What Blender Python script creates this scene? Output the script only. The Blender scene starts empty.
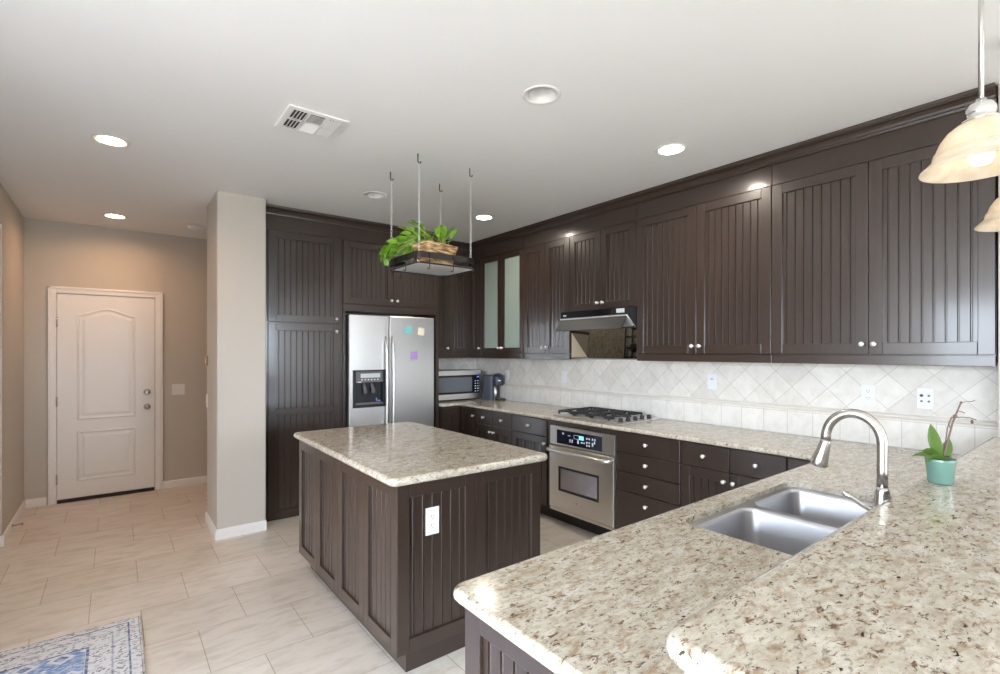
import bpy, bmesh, math, random
from mathutils import Vector, Matrix
random.seed(7)
S = bpy.context.scene
COL = S.collection
PI = math.pi

# ------------------------------------------------------------------ camera, sky, exposure
cam = bpy.data.cameras.new('camera')
cam_o = bpy.data.objects.new('camera', cam); COL.objects.link(cam_o)
cam.sensor_width = 36; cam.sensor_fit = 'HORIZONTAL'
cam.lens = 494.7 * 36 / 1000
cam.shift_y = 0.015
cam.clip_start = 0.03
cam_o.location = (0, 0, 1.47)
cam_o.rotation_euler = (PI/2, 0, -math.radians(37.9))
S.camera = cam_o

world = bpy.data.worlds.new('sky'); S.world = world
world.use_nodes = True
bg = world.node_tree.nodes['Background']
_t = world.node_tree
_c = _t.nodes.new('ShaderNodeTexCoord'); _s = _t.nodes.new('ShaderNodeSeparateXYZ'); _r = _t.nodes.new('ShaderNodeValToRGB')
_m = _t.nodes.new('ShaderNodeMapRange'); _m.inputs['From Min'].default_value = -1; _m.inputs['From Max'].default_value = 1
_t.links.new(_c.outputs['Generated'], _s.inputs[0]); _t.links.new(_s.outputs['Z'], _m.inputs['Value']); _t.links.new(_m.outputs['Result'], _r.inputs['Fac'])
_e = _r.color_ramp.elements                           # sunlit paving below the horizon, hazy bright sky above it
_e[0].position = 0.46; _e[0].color = (0.26, 0.26, 0.255, 1); _e[1].position = 0.52; _e[1].color = (0.74, 0.86, 1.0, 1)
_t.links.new(_r.outputs['Color'], bg.inputs['Color'])
bg.inputs['Strength'].default_value = 36.0

vs = S.view_settings
S.display_settings.display_device = 'sRGB'
vs.view_transform = 'Standard'; vs.look = 'None'; vs.gamma = 1.0; vs.use_curve_mapping = False
vs.exposure = 0.08
S.cycles.use_denoising = True
S.cycles.max_bounces = 10; S.cycles.diffuse_bounces = 6; S.cycles.glossy_bounces = 4
S.cycles.sample_clamp_indirect = 6.0
S.cycles.caustics_reflective = False; S.cycles.caustics_refractive = False

def portal(name, loc, rot, sx, sy):                 # an added window's share of the sky light
    l = bpy.data.lights.new(name, 'AREA'); l.shape = 'RECTANGLE'; l.size = sx; l.size_y = sy
    l.cycles.is_portal = True
    o = bpy.data.objects.new(name, l); COL.objects.link(o)
    o.location = loc; o.rotation_euler = rot
# invented windows behind the camera, placed for their daylight: (wall, a0, a1, z0, z1)
REAR_Y, LEFT_X = -5.0, -3.3
ADDED_REAR_WIN = [(1.7, 3.4, 0.5, 2.35)]
ADDED_LEFT_WIN = [(-2.4, 0.35, 0.05, 2.35), (0.85, 1.9, 0.10, 2.25)]
for a0, a1, z0, z1 in ADDED_REAR_WIN:
    portal('window_daylight', ((a0+a1)/2, REAR_Y-0.02, (z0+z1)/2), (PI/2, 0, 0), a1-a0, z1-z0)
for a0, a1, z0, z1 in ADDED_LEFT_WIN:
    portal('window_daylight', (LEFT_X-0.02, (a0+a1)/2, (z0+z1)/2), (PI/2, 0, -PI/2), a1-a0, z1-z0)
CAN_ON = 300.0          # lens radiance of a lit ceiling can
BULB_ON = 8.0         # bulb radiance of a pendant

# ------------------------------------------------------------------ mesh helpers
class MB:
    def __init__(s): s.bm = bmesh.new()
    def box(s, x0, x1, y0, y1, z0, z1, bev=0.0, seg=2):
        if x0 > x1: x0, x1 = x1, x0
        if y0 > y1: y0, y1 = y1, y0
        if z0 > z1: z0, z1 = z1, z0
        m = Matrix.Translation(((x0+x1)/2, (y0+y1)/2, (z0+z1)/2)) @ Matrix.Diagonal((x1-x0, y1-y0, z1-z0, 1))
        r = bmesh.ops.create_cube(s.bm, size=1, matrix=m)
        if bev > 0:
            b = min(bev, 0.45*min(x1-x0, y1-y0, z1-z0))
            es = list({e for v in r['verts'] for e in v.link_edges})
            bmesh.ops.bevel(s.bm, geom=es, offset=b, segments=seg, affect='EDGES', profile=0.5)
        return s
    def obox(s, c, size, rot, bev=0.0):             # a box turned by a matrix
        b = MB(); b.box(-size[0]/2, size[0]/2, -size[1]/2, size[1]/2, -size[2]/2, size[2]/2, bev)
        b.bm.transform(Matrix.Translation(c) @ rot.to_4x4())
        s.add(b); return s
    def add(s, o):
        me = bpy.data.meshes.new('t'); o.bm.to_mesh(me); s.bm.from_mesh(me); bpy.data.meshes.remove(me); o.bm.free()
        return s
    def ring(s, pts): return [s.bm.verts.new(p) for p in pts]
    def bridge(s, a, b, closed=True, smooth=False):
        n = len(a)
        for i in range(n if closed else n-1):
            j = (i+1) % n
            try:
                f = s.bm.faces.new((a[i], a[j], b[j], b[i])); f.smooth = smooth
            except ValueError: pass
    def cap(s, r, flip=False, smooth=False):
        try:
            f = s.bm.faces.new(r[::-1] if flip else r); f.smooth = smooth
        except ValueError: pass
    def tube(s, pts, r, seg=10, closed=False, caps=True, flat=None):
        pts = [Vector(p) for p in pts]; n = len(pts)
        rr = r if isinstance(r, (list, tuple)) else [r]*n
        prev = None; rings = []
        for i, p in enumerate(pts):
            if closed: t = pts[(i+1) % n] - pts[i-1]
            elif i == 0: t = pts[1]-pts[0]
            elif i == n-1: t = pts[-1]-pts[-2]
            else: t = (pts[i+1]-p).normalized() + (p-pts[i-1]).normalized()
            t.normalize()
            if prev is None:
                u = t.orthogonal() if flat is None else Vector(flat)
            else: u = prev
            u = (u - t*u.dot(t)); u.normalize(); prev = u
            w = t.cross(u)
            rings.append(s.ring([p + (u*math.cos(2*PI*k/seg) + w*math.sin(2*PI*k/seg))*rr[i] for k in range(seg)]))
        for i in range(n-1): s.bridge(rings[i], rings[i+1], True, True)
        if closed: s.bridge(rings[-1], rings[0], True, True)
        elif caps:
            s.cap(rings[0], True); s.cap(rings[-1])
        return s
    def lathe(s, prof, c=(0, 0, 0), axis='Z', seg=24, sharp=False):   # prof: (r, h) along the axis
        c = Vector(c); rings = []
        A = {'Z': (Vector((1,0,0)), Vector((0,1,0)), Vector((0,0,1))),
             '-Z': (Vector((1,0,0)), Vector((0,-1,0)), Vector((0,0,-1))),
             '-X': (Vector((0,0,1)), Vector((0,1,0)), Vector((-1,0,0))),
             '-Y': (Vector((1,0,0)), Vector((0,0,1)), Vector((0,-1,0))),
             'Y': (Vector((0,0,1)), Vector((1,0,0)), Vector((0,1,0))),
             'X': (Vector((0,1,0)), Vector((0,0,1)), Vector((1,0,0)))}[axis]
        for r, h in prof:
            r = max(r, 1e-4)
            rings.append(s.ring([c + A[0]*r*math.cos(2*PI*k/seg) + A[1]*r*math.sin(2*PI*k/seg) + A[2]*h for k in range(seg)]))
        for a, b in zip(rings, rings[1:]): s.bridge(a, b, True, not sharp)
        if prof[0][0] > 0: s.cap(rings[0], True)
        if prof[-1][0] > 0: s.cap(rings[-1])
        return s
    def prism(s, poly, axis, h0, h1):               # poly in the two other axes, extruded along axis
        def P(a, b, h): return {'X': (h, a, b), 'Y': (a, h, b), 'Z': (a, b, h)}[axis]
        A = s.ring([P(a, b, h0) for a, b in poly]); B = s.ring([P(a, b, h1) for a, b in poly])
        s.bridge(A, B); s.cap(A, True); s.cap(B); return s
    def ball(s, c, r, seg=12, sc=(1, 1, 1)):
        m = Matrix.Translation(c) @ Matrix.Diagonal((sc[0], sc[1], sc[2], 1))
        rr = bmesh.ops.create_uvsphere(s.bm, u_segments=seg, v_segments=max(6, seg//2), radius=r, matrix=m)
        for v in rr['verts']:
            for f in v.link_faces: f.smooth = True
        return s
    def quad(s, *p):
        s.bm.faces.new([s.bm.verts.new(q) for q in p]); return s

def sweep(mb, path, prof, closed=False, end_caps=True):
    """prof (d outward = left of travel, z) swept along a plan polyline with mitred corners."""
    n = len(path); P = [Vector((p[0], p[1], 0)) for p in path]; rings = []
    for i in range(n):
        a = (P[i]-P[i-1]).normalized() if (i > 0 or closed) else None
        b = (P[(i+1) % n]-P[i]).normalized() if (i < n-1 or closed) else None
        if a is None: a = b
        if b is None: b = a
        na = Vector((-a.y, a.x, 0)); nb = Vector((-b.y, b.x, 0))
        m = na + nb; m = m / max(0.2, m.dot(na))
        rings.append(mb.ring([P[i] + m*d + Vector((0, 0, z)) for d, z in prof]))
    for i in range(n-1): mb.bridge(rings[i], rings[i+1], True)
    if closed: mb.bridge(rings[-1], rings[0], True)
    elif end_caps: mb.cap(rings[0], True); mb.cap(rings[-1])
    return mb

def offset_poly(pts, dist):
    """inset of a counter-clockwise polygon, one distance per edge (edge i: i -> i+1)."""
    n = len(pts); out = []
    for i in range(n):
        p0, p1, p2 = pts[i-1], pts[i], pts[(i+1) % n]
        d0, d1 = dist[i-1], dist[i]
        a = Vector((p1[0]-p0[0], p1[1]-p0[1])).normalized(); b = Vector((p2[0]-p1[0], p2[1]-p1[1])).normalized()
        na = Vector((-a.y, a.x)); nb = Vector((-b.y, b.x))
        cr = a.x*b.y - a.y*b.x
        q = Vector((p1[0], p1[1]))
        if abs(cr) < 1e-6: q = q + na*d0
        else:
            A = q + na*d0; B = q + nb*d1; w = B - A
            t = (w.x*b.y - w.y*b.x)/cr
            q = A + a*t
        out.append((q.x, q.y))
    return out

def round_poly(pts, rad, seg=6):
    """pts: list of (x, y, radius or 0, edge flag of the edge leaving it) -> points, flags"""
    n = len(pts); P = []; F = []
    for i in range(n):
        x, y, r, fl = pts[i]
        p = Vector((x, y)); a = Vector(pts[i-1][:2]); b = Vector(pts[(i+1) % n][:2])
        if r <= 0: P.append((x, y)); F.append(fl); continue
        da = (a-p).normalized(); db = (b-p).normalized()
        ang = math.acos(max(-1, min(1, da.dot(db)))); L = r/math.tan(ang/2)
        c = p + (da+db).normalized()*(r/math.sin(ang/2))
        s0 = p + da*L; s1 = p + db*L
        a0 = math.atan2(s0.y-c.y, s0.x-c.x); a1 = math.atan2(s1.y-c.y, s1.x-c.x)
        d = a1-a0
        while d > PI: d -= 2*PI
        while d < -PI: d += 2*PI
        for k in range(seg+1):
            t = a0 + d*k/seg; P.append((c.x+r*math.cos(t), c.y+r*math.sin(t))); F.append(fl if k == seg else 1)
    return P, F

def rrect(x0, x1, y0, y1, r, seg=6):
    return round_poly([(x0, y0, r, 1), (x1, y0, r, 1), (x1, y1, r, 1), (x0, y1, r, 1)], r, seg)[0]

def slab(pts, z0, z1, holes=()):
    """stone top: full bullnose on flagged edges, plain sawn edges elsewhere, holes cut through."""
    P, F = round_poly(pts, 0)
    mb = MB(); r = (z1-z0)/2; zc = (z0+z1)/2; rings = []
    for k in range(9):
        a = -PI/2 + PI*k/8
        ins = r*(1-math.cos(a))
        q = offset_poly(P, [ins if f else 0.0 for f in F])
        rings.append(mb.ring([(x, y, zc+r*math.sin(a)) for x, y in q]))
    for a, b in zip(rings, rings[1:]): mb.bridge(a, b, True, True)
    H0 = [mb.ring([(x, y, z0) for x, y in h]) for h in holes]
    H1 = [mb.ring([(x, y, z1) for x, y in h]) for h in holes]
    for a, b in zip(H0, H1): mb.bridge(a, b, True, False)
    for outer, inner in ((rings[0], H0), (rings[-1], H1)):
        es = []
        for loop in [outer] + inner:
            for i in range(len(loop)):
                e = mb.bm.edges.get((loop[i], loop[(i+1) % len(loop)]))
                if e is None: e = mb.bm.edges.new((loop[i], loop[(i+1) % len(loop)]))
                es.append(e)
        bmesh.ops.triangle_fill(mb.bm, use_beauty=True, use_dissolve=False, edges=es)
    bmesh.ops.recalc_face_normals(mb.bm, faces=mb.bm.faces[:])
    return mb

# ------------------------------------------------------------------ object helpers
def setp(o, label=None, cat=None, group=None, kind=None):
    if label: o['label'] = label
    if cat: o['category'] = cat
    if group: o['group'] = group
    if kind: o['kind'] = kind
    return o
def thing(name, label, cat, loc, group=None, kind=None):
    o = bpy.data.objects.new(name, None); COL.objects.link(o); o.location = loc
    o.empty_display_size = 0.1
    return setp(o, label, cat, group, kind)
def obj(name, mb, mat, parent=None, label=None, recalc=True):
    """links the built shape as ONE mesh; shapes are built in place (world coordinates)."""
    if recalc: bmesh.ops.recalc_face_normals(mb.bm, faces=mb.bm.faces[:])
    me = bpy.data.meshes.new(name)
    if parent is None:
        vs_ = [v.co for v in mb.bm.verts]
        lo = [min(v[i] for v in vs_) for i in range(3)]; hi = [max(v[i] for v in vs_) for i in range(3)]
        org = Vector(((lo[0]+hi[0])/2, (lo[1]+hi[1])/2, lo[2]))
        bmesh.ops.translate(mb.bm, verts=mb.bm.verts[:], vec=-org)
    mb.bm.to_mesh(me); mb.bm.free()
    o = bpy.data.objects.new(name, me); COL.objects.link(o)
    me.materials.append(mat)
    if parent is None: o.location = org
    else:
        o.parent = parent
        if parent.type == 'EMPTY': o.location = -Vector(parent.location)
    if label: o['label'] = label
    return o
def place(name, me, parent, loc):
    """a part with shared mesh data, at a world position, under a part or a thing built in place."""
    o = bpy.data.objects.new(name, me); COL.objects.link(o); o.parent = parent
    o.location = Vector(loc) - (Vector(parent.location) if parent.type == 'EMPTY' else Vector((0, 0, 0)))
    return o
def struct(name, mb, mat, parent=None):
    o = obj(name, mb, mat, parent)
    if parent is None: o['kind'] = 'structure'
    return o
def copy_tree(o, parent=None):
    c = o.copy(); COL.objects.link(c)
    if parent: c.parent = parent
    for ch in list(o.children): copy_tree(ch, c)
    return c

# ------------------------------------------------------------------ materials
def nt(name):
    m = bpy.data.materials.new(name); m.use_nodes = True
    t = m.node_tree; b = t.nodes['Principled BSDF']
    return m, t, b
def mat(name, col, rough=0.5, metal=0.0, spec=0.5, var=0.0, scale=20, bump=0.0, coat=0.0, stretch=(1, 1, 1), emit=None, estr=0):
    m, t, b = nt(name)
    b.inputs['Base Color'].default_value = (*col, 1); b.inputs['Roughness'].default_value = rough
    b.inputs['Metallic'].default_value = metal; b.inputs['Specular IOR Level'].default_value = spec
    b.inputs['Coat Weight'].default_value = coat; b.inputs['Coat Roughness'].default_value = 0.12
    if emit: b.inputs['Emission Color'].default_value = (*emit, 1); b.inputs['Emission Strength'].default_value = estr
    if var or bump:
        g = t.nodes.new('ShaderNodeNewGeometry'); mp = t.nodes.new('ShaderNodeMapping')
        mp.inputs['Scale'].default_value = stretch
        t.links.new(g.outputs['Position'], mp.inputs['Vector'])
        n = t.nodes.new('ShaderNodeTexNoise'); n.inputs['Scale'].default_value = scale; n.inputs['Detail'].default_value = 4
        t.links.new(mp.outputs['Vector'], n.inputs['Vector'])
        if var:
            mx = t.nodes.new('ShaderNodeMix'); mx.data_type = 'RGBA'
            mx.inputs['A'].default_value = (*[c*(1-var) for c in col], 1); mx.inputs['B'].default_value = (*[min(1, c*(1+var)) for c in col], 1)
            t.links.new(n.outputs['Fac'], mx.inputs['Factor']); t.links.new(mx.outputs['Result'], b.inputs['Base Color'])
        if bump:
            bp = t.nodes.new('ShaderNodeBump'); bp.inputs['Strength'].default_value = bump; bp.inputs['Distance'].default_value = 0.002
            t.links.new(n.outputs['Fac'], bp.inputs['Height']); t.links.new(bp.outputs['Normal'], b.inputs['Normal'])
    return m
def N(t, typ, **kw):
    n = t.nodes.new(typ)
    for k, v in kw.items():
        if k in n.inputs: n.inputs[k].default_value = v
        else: setattr(n, k, v)
    return n
def ramp(t, stops, interp='LINEAR'):
    r = t.nodes.new('ShaderNodeValToRGB'); r.color_ramp.interpolation = interp
    e = r.color_ramp.elements
    while len(e) < len(stops): e.new(0.5)
    for el, (p, c) in zip(e, stops):
        el.position = p; el.color = (*c, 1) if len(c) == 3 else c
    return r
def mixc(t, fac, a, b, blend='MIX'):
    m = t.nodes.new('ShaderNodeMix'); m.data_type = 'RGBA'; m.blend_type = blend
    for sk, v in (('Factor', fac), ('A', a), ('B', b)):
        if hasattr(v, 'is_linked') or hasattr(v, 'links'): t.links.new(v, m.inputs[sk])
        else: m.inputs[sk].default_value = v if sk == 'Factor' else (*v, 1)
    return m.outputs['Result']

M = {}
M['paint'] = mat('wall_paint', (0.55, 0.515, 0.465), 0.85, var=0.02, scale=3, bump=0.06)
M['ceil'] = mat('ceiling_paint', (0.81, 0.81, 0.81), 0.95, var=0.01, scale=4)
M['white'] = mat('white_trim_paint', (0.84, 0.83, 0.82), 0.4, var=0.01, scale=8)
M['plate'] = mat('white_plastic', (0.78, 0.78, 0.79), 0.35, var=0.01, scale=30)
M['slot'] = mat('dark_slot', (0.06, 0.06, 0.065), 0.5)
M['cab'] = mat('espresso_cabinet_paint', (0.036, 0.0225, 0.0168), 0.32, spec=0.55, var=0.05, scale=9, stretch=(1, 1, 0.25), coat=0.4)
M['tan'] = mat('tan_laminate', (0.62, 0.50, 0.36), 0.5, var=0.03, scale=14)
M['kick'] = mat('dark_toe_kick', (0.015, 0.011, 0.010), 0.6, var=0.1)
M['knob'] = mat('satin_nickel_knob', (0.88, 0.86, 0.84), 0.34, 0.7, var=0.02)
M['nickel'] = mat('brushed_nickel', (0.60, 0.585, 0.56), 0.27, 1.0, var=0.03, scale=60)
M['steel'] = mat('stainless_steel', (0.80, 0.795, 0.79), 0.34, 1.0, var=0.05, scale=14, stretch=(0.3, 0.3, 40))
M['steel_h'] = mat('stainless_steel_oven', (0.78, 0.745, 0.69), 0.34, 1.0, var=0.05, scale=14, stretch=(0.3, 0.3, 40))
M['sink'] = mat('sink_steel', (0.52, 0.525, 0.55), 0.33, 1.0, var=0.04, scale=30)
M['chrome'] = mat('polished_nickel', (0.80, 0.79, 0.77), 0.12, 1.0)
M['black'] = mat('black_plastic', (0.015, 0.015, 0.017), 0.35, var=0.1)
M['gloss'] = mat('black_glass', (0.008, 0.008, 0.009), 0.04, spec=0.6)
M['mirror'] = mat('black_mirror_panel', (0.23, 0.22, 0.195), 0.05, 1.0, var=0.03)
M['iron'] = mat('cast_iron', (0.02, 0.02, 0.022), 0.55, var=0.2, scale=80, bump=0.1)
M['grey'] = mat('grey_plastic', (0.13, 0.13, 0.135), 0.35, var=0.04)
M['navy'] = mat('dark_navy_plastic', (0.035, 0.04, 0.06), 0.4, var=0.1)
M['lcd'] = mat('pale_display', (0.55, 0.60, 0.60), 0.3, var=0.02)
M['glow'] = mat('lit_display', (0.02, 0.05, 0.05), 0.3, emit=(0.25, 0.9, 0.95), estr=1.3)
M['print'] = mat('pale_print', (0.75, 0.77, 0.85), 0.4)
M['panel_blue'] = mat('dark_control_glass', (0.008, 0.010, 0.022), 0.08, spec=0.6)
M['frost'] = mat('frosted_glass', (0.30, 0.37, 0.33), 0.28, spec=0.5, var=0.05, scale=5)
M['rackblack'] = mat('dark_bronze_metal', (0.035, 0.033, 0.032), 0.32, 0.6, var=0.1)
M['wire'] = mat('pale_wire', (0.72, 0.72, 0.72), 0.3, 0.7)
M['leaf'] = mat('pothos_leaf', (0.20, 0.40, 0.035), 0.38, var=0.35, scale=18)
M['orchid'] = mat('orchid_leaf', (0.06, 0.115, 0.016), 0.30, var=0.3, scale=25)
M['stem'] = mat('dry_stem', (0.12, 0.075, 0.055), 0.6, var=0.3, scale=60)
M['soil'] = mat('potting_bark', (0.035, 0.026, 0.02), 0.9, var=0.5, scale=90, bump=0.5)
M['teal'] = mat('teal_glaze', (0.115, 0.215, 0.175), 0.16, var=0.05, scale=12, coat=0.3)
M['note_teal'] = mat('teal_paper', (0.20, 0.62, 0.60), 0.7, var=0.02)
M['note_cream'] = mat('cream_paper', (0.78, 0.74, 0.58), 0.7, var=0.02)
M['note_purple'] = mat('purple_paper', (0.42, 0.28, 0.62), 0.7, var=0.15, scale=40)
M['brass'] = mat('aged_brass', (0.30, 0.19, 0.085), 0.35, 0.8, var=0.1)
M['can'] = mat('can_trim_white', (0.80, 0.79, 0.78), 0.4)
M['lamp'] = mat('lit_lens', (0.9, 0.88, 0.82), 0.4, emit=(1.0, 0.89, 0.75), estr=CAN_ON)
M['lamp_warm'] = mat('lit_lens_warm', (0.9, 0.85, 0.75), 0.4, emit=(1.0, 0.58, 0.31), estr=CAN_ON*0.75)
M['bulb'] = mat('lit_bulb', (0.9, 0.9, 0.85), 0.4, emit=(1.0, 0.84, 0.62), estr=BULB_ON)
M['dark_hole'] = mat('duct_shadow', (0.05, 0.05, 0.05), 0.8)

def granite():
    m, t, b = nt('speckled_granite')
    g = N(t, 'ShaderNodeNewGeometry'); mp = N(t, 'ShaderNodeMapping'); mp.inputs['Rotation'].default_value = (0, 0, 1.75)
    mp.inputs['Scale'].default_value = (0.75, 1.7, 1.4)
    t.links.new(g.outputs['Position'], mp.inputs['Vector'])
    def noise(scale, det=6, rough=0.6, dist=0.0):
        n = N(t, 'ShaderNodeTexNoise', Scale=scale, Detail=det, Roughness=rough, Distortion=dist)
        t.links.new(mp.outputs['Vector'], n.inputs['Vector']); return n.outputs['Fac']
    base = ramp(t, [(0.30, (0.36, 0.305, 0.235)), (0.47, (0.49, 0.445, 0.365)), (0.64, (0.60, 0.565, 0.495))])
    t.links.new(noise(20, 6, 0.7, 0.5), base.inputs['Fac'])
    c = base.outputs['Color']
    tan = ramp(t, [(0.51, (0, 0, 0)), (0.63, (0.85, 0.85, 0.85))]); t.links.new(noise(34, 6, 0.72, 0.4), tan.inputs['Fac'])
    c = mixc(t, tan.outputs['Color'], c, (0.32, 0.23, 0.14))
    br = ramp(t, [(0.57, (0, 0, 0)), (0.63, (1, 1, 1))]); t.links.new(noise(50.3, 5, 0.7, 0.5), br.inputs['Fac'])
    c = mixc(t, br.outputs['Color'], c, (0.15, 0.095, 0.055))
    gr = ramp(t, [(0.58, (0, 0, 0)), (0.68, (0.8, 0.8, 0.8))]); t.links.new(noise(83, 3, 0.6, 0.2), gr.inputs['Fac'])
    c = mixc(t, gr.outputs['Color'], c, (0.21, 0.185, 0.16))
    bk = ramp(t, [(0.645, (0, 0, 0)), (0.69, (1, 1, 1))]); t.links.new(noise(53.7, 4, 0.65, 0.6), bk.inputs['Fac'])
    c = mixc(t, bk.outputs['Color'], c, (0.05, 0.038, 0.03))
    t.links.new(c, b.inputs['Base Color'])
    b.inputs['Roughness'].default_value = 0.14; b.inputs['Specular IOR Level'].default_value = 0.5
    return m
M['granite'] = granite()

def floor_tile():
    m, t, b = nt('travertine_floor_tile')
    g = N(t, 'ShaderNodeNewGeometry'); mp = N(t, 'ShaderNodeMapping'); mp.inputs['Location'].default_value = (-0.578, -2.604, 0)
    t.links.new(g.outputs['Position'], mp.inputs['Vector'])
    br = N(t, 'ShaderNodeTexBrick'); br.offset = 0.5; br.offset_frequency = 2
    for k, v in (('Scale', 1.0), ('Mortar Size', 0.0022), ('Mortar Smooth', 0.2), ('Bias', 0.0), ('Brick Width', 0.461), ('Row Height', 0.436)):
        br.inputs[k].default_value = v
    br.inputs['Color1'].default_value = (0.69, 0.63, 0.56, 1); br.inputs['Color2'].default_value = (0.76, 0.71, 0.65, 1)
    br.inputs['Mortar'].default_value = (0.42, 0.36, 0.30, 1)
    t.links.new(mp.outputs['Vector'], br.inputs['Vector'])
    n = N(t, 'ShaderNodeTexNoise', Scale=7.0, Detail=8, Roughness=0.62, Distortion=0.8)
    mp2 = N(t, 'ShaderNodeMapping'); mp2.inputs['Scale'].default_value = (0.7, 2.2, 1); t.links.new(g.outputs['Position'], mp2.inputs['Vector'])
    t.links.new(mp2.outputs['Vector'], n.inputs['Vector'])
    r = ramp(t, [(0.30, (0.80, 0.77, 0.73)), (0.55, (1, 1, 1)), (0.75, (1.0, 1.0, 1.0))]); t.links.new(n.outputs['Fac'], r.inputs['Fac'])
    c = mixc(t, 1.0, br.outputs['Color'], r.outputs['Color'], 'MULTIPLY')
    t.links.new(c, b.inputs['Base Color'])
    b.inputs['Roughness'].default_value = 0.33
    bp = N(t, 'ShaderNodeBump', Strength=0.3, Distance=0.002); bp.invert = True
    t.links.new(br.outputs['Fac'], bp.inputs['Height']); t.links.new(bp.outputs['Normal'], b.inputs['Normal'])
    return m
M['floor'] = floor_tile()

def splash(name, along):
    """tiles set as diamonds above the chair rail, as a square course below it"""
    m, t, b = nt(name)
    g = N(t, 'ShaderNodeNewGeometry'); sp = N(t, 'ShaderNodeSeparateXYZ'); t.links.new(g.outputs['Position'], sp.inputs[0])
    cb = N(t, 'ShaderNodeCombineXYZ'); t.links.new(sp.outputs['Y' if along == 'Y' else 'X'], cb.inputs[0]); t.links.new(sp.outputs['Z'], cb.inputs[1])
    def brick(rot, loc, w):
        a = N(t, 'ShaderNodeVectorMath'); a.operation = 'ADD'; a.inputs[1].default_value = (*loc, 0); t.links.new(cb.outputs[0], a.inputs[0])
        mp = N(t, 'ShaderNodeMapping'); mp.inputs['Rotation'].default_value = (0, 0, rot)
        t.links.new(a.outputs[0], mp.inputs['Vector'])
        br = N(t, 'ShaderNodeTexBrick'); br.offset = 0.0
        for k, v in (('Scale', 1.0), ('Mortar Size', 0.0022), ('Mortar Smooth', 0.3), ('Brick Width', w), ('Row Height', w), ('Bias', -0.1)):
            br.inputs[k].default_value = v
        br.inputs['Color1'].default_value = (0.80, 0.76, 0.70, 1); br.inputs['Color2'].default_value = (0.68, 0.635, 0.58, 1)
        br.inputs['Mortar'].default_value = (0.56, 0.52, 0.47, 1)
        t.links.new(mp.outputs['Vector'], br.inputs['Vector']); return br
    d = brick(PI/4, (-0.90, -1.34), 0.1485)
    q = brick(0.0, (-0.06, -0.914), 0.155)
    q.inputs['Color2'].default_value = (0.75, 0.715, 0.665, 1)
    mt = N(t, 'ShaderNodeMath'); mt.operation = 'GREATER_THAN'; mt.inputs[1].default_value = 1.10; t.links.new(sp.outputs['Z'], mt.inputs[0])
    c = mixc(t, mt.outputs[0], q.outputs['Color'], d.outputs['Color'])
    n = N(t, 'ShaderNodeTexNoise', Scale=14.0, Detail=6, Roughness=0.6, Distortion=0.5); t.links.new(g.outputs['Position'], n.inputs['Vector'])
    r = ramp(t, [(0.3, (0.88, 0.87, 0.85)), (0.6, (1, 1, 1))]); t.links.new(n.outputs['Fac'], r.inputs['Fac'])
    c = mixc(t, 1.0, c, r.outputs['Color'], 'MULTIPLY')
    t.links.new(c, b.inputs['Base Color']); b.inputs['Roughness'].default_value = 0.42
    return m
M['splash_y'] = splash('backsplash_tile', 'Y'); M['splash_x'] = splash('backsplash_tile_end_wall', 'X')
M['rail'] = mat('stone_chair_rail', (0.72, 0.67, 0.60), 0.4, var=0.06, scale=12)

def shade_mat():
    m, t, b = nt('alabaster_glass')
    b.inputs['Base Color'].default_value = (0.88, 0.80, 0.66, 1); b.inputs['Roughness'].default_value = 0.2
    tr = N(t, 'ShaderNodeBsdfTranslucent'); tr.inputs['Color'].default_value = (0.92, 0.82, 0.64, 1)
    n = N(t, 'ShaderNodeTexNoise', Scale=9.0, Detail=5, Distortion=2.0)
    g = N(t, 'ShaderNodeNewGeometry'); t.links.new(g.outputs['Position'], n.inputs['Vector'])
    r = ramp(t, [(0.3, (0.70, 0.61, 0.47)), (0.65, (0.84, 0.78, 0.68))]); t.links.new(n.outputs['Fac'], r.inputs['Fac'])
    t.links.new(r.outputs['Color'], tr.inputs['Color']); t.links.new(r.outputs['Color'], b.inputs['Base Color'])
    mx = N(t, 'ShaderNodeMixShader'); mx.inputs[0].default_value = 0.5
    t.links.new(b.outputs[0], mx.inputs[1]); t.links.new(tr.outputs[0], mx.inputs[2])
    t.links.new(mx.outputs[0], t.nodes['Material Output'].inputs['Surface'])
    return m
M['shade'] = shade_mat()

def basket_mat():
    m, t, b = nt('woven_wicker')
    g = N(t, 'ShaderNodeNewGeometry')
    n = N(t, 'ShaderNodeTexNoise', Scale=38.0, Detail=3); mp = N(t, 'ShaderNodeMapping'); mp.inputs['Scale'].default_value = (0.35, 0.35, 2.4)
    t.links.new(g.outputs['Position'], mp.inputs['Vector']); t.links.new(mp.outputs['Vector'], n.inputs['Vector'])
    r = ramp(t, [(0.36, (0.16, 0.07, 0.025)), (0.5, (0.42, 0.24, 0.10)), (0.64, (0.70, 0.52, 0.30))]); t.links.new(n.outputs['Fac'], r.inputs['Fac'])
    t.links.new(r.outputs['Color'], b.inputs['Base Color']); b.inputs['Roughness'].default_value = 0.55
    return m
M['wicker'] = basket_mat()

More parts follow.
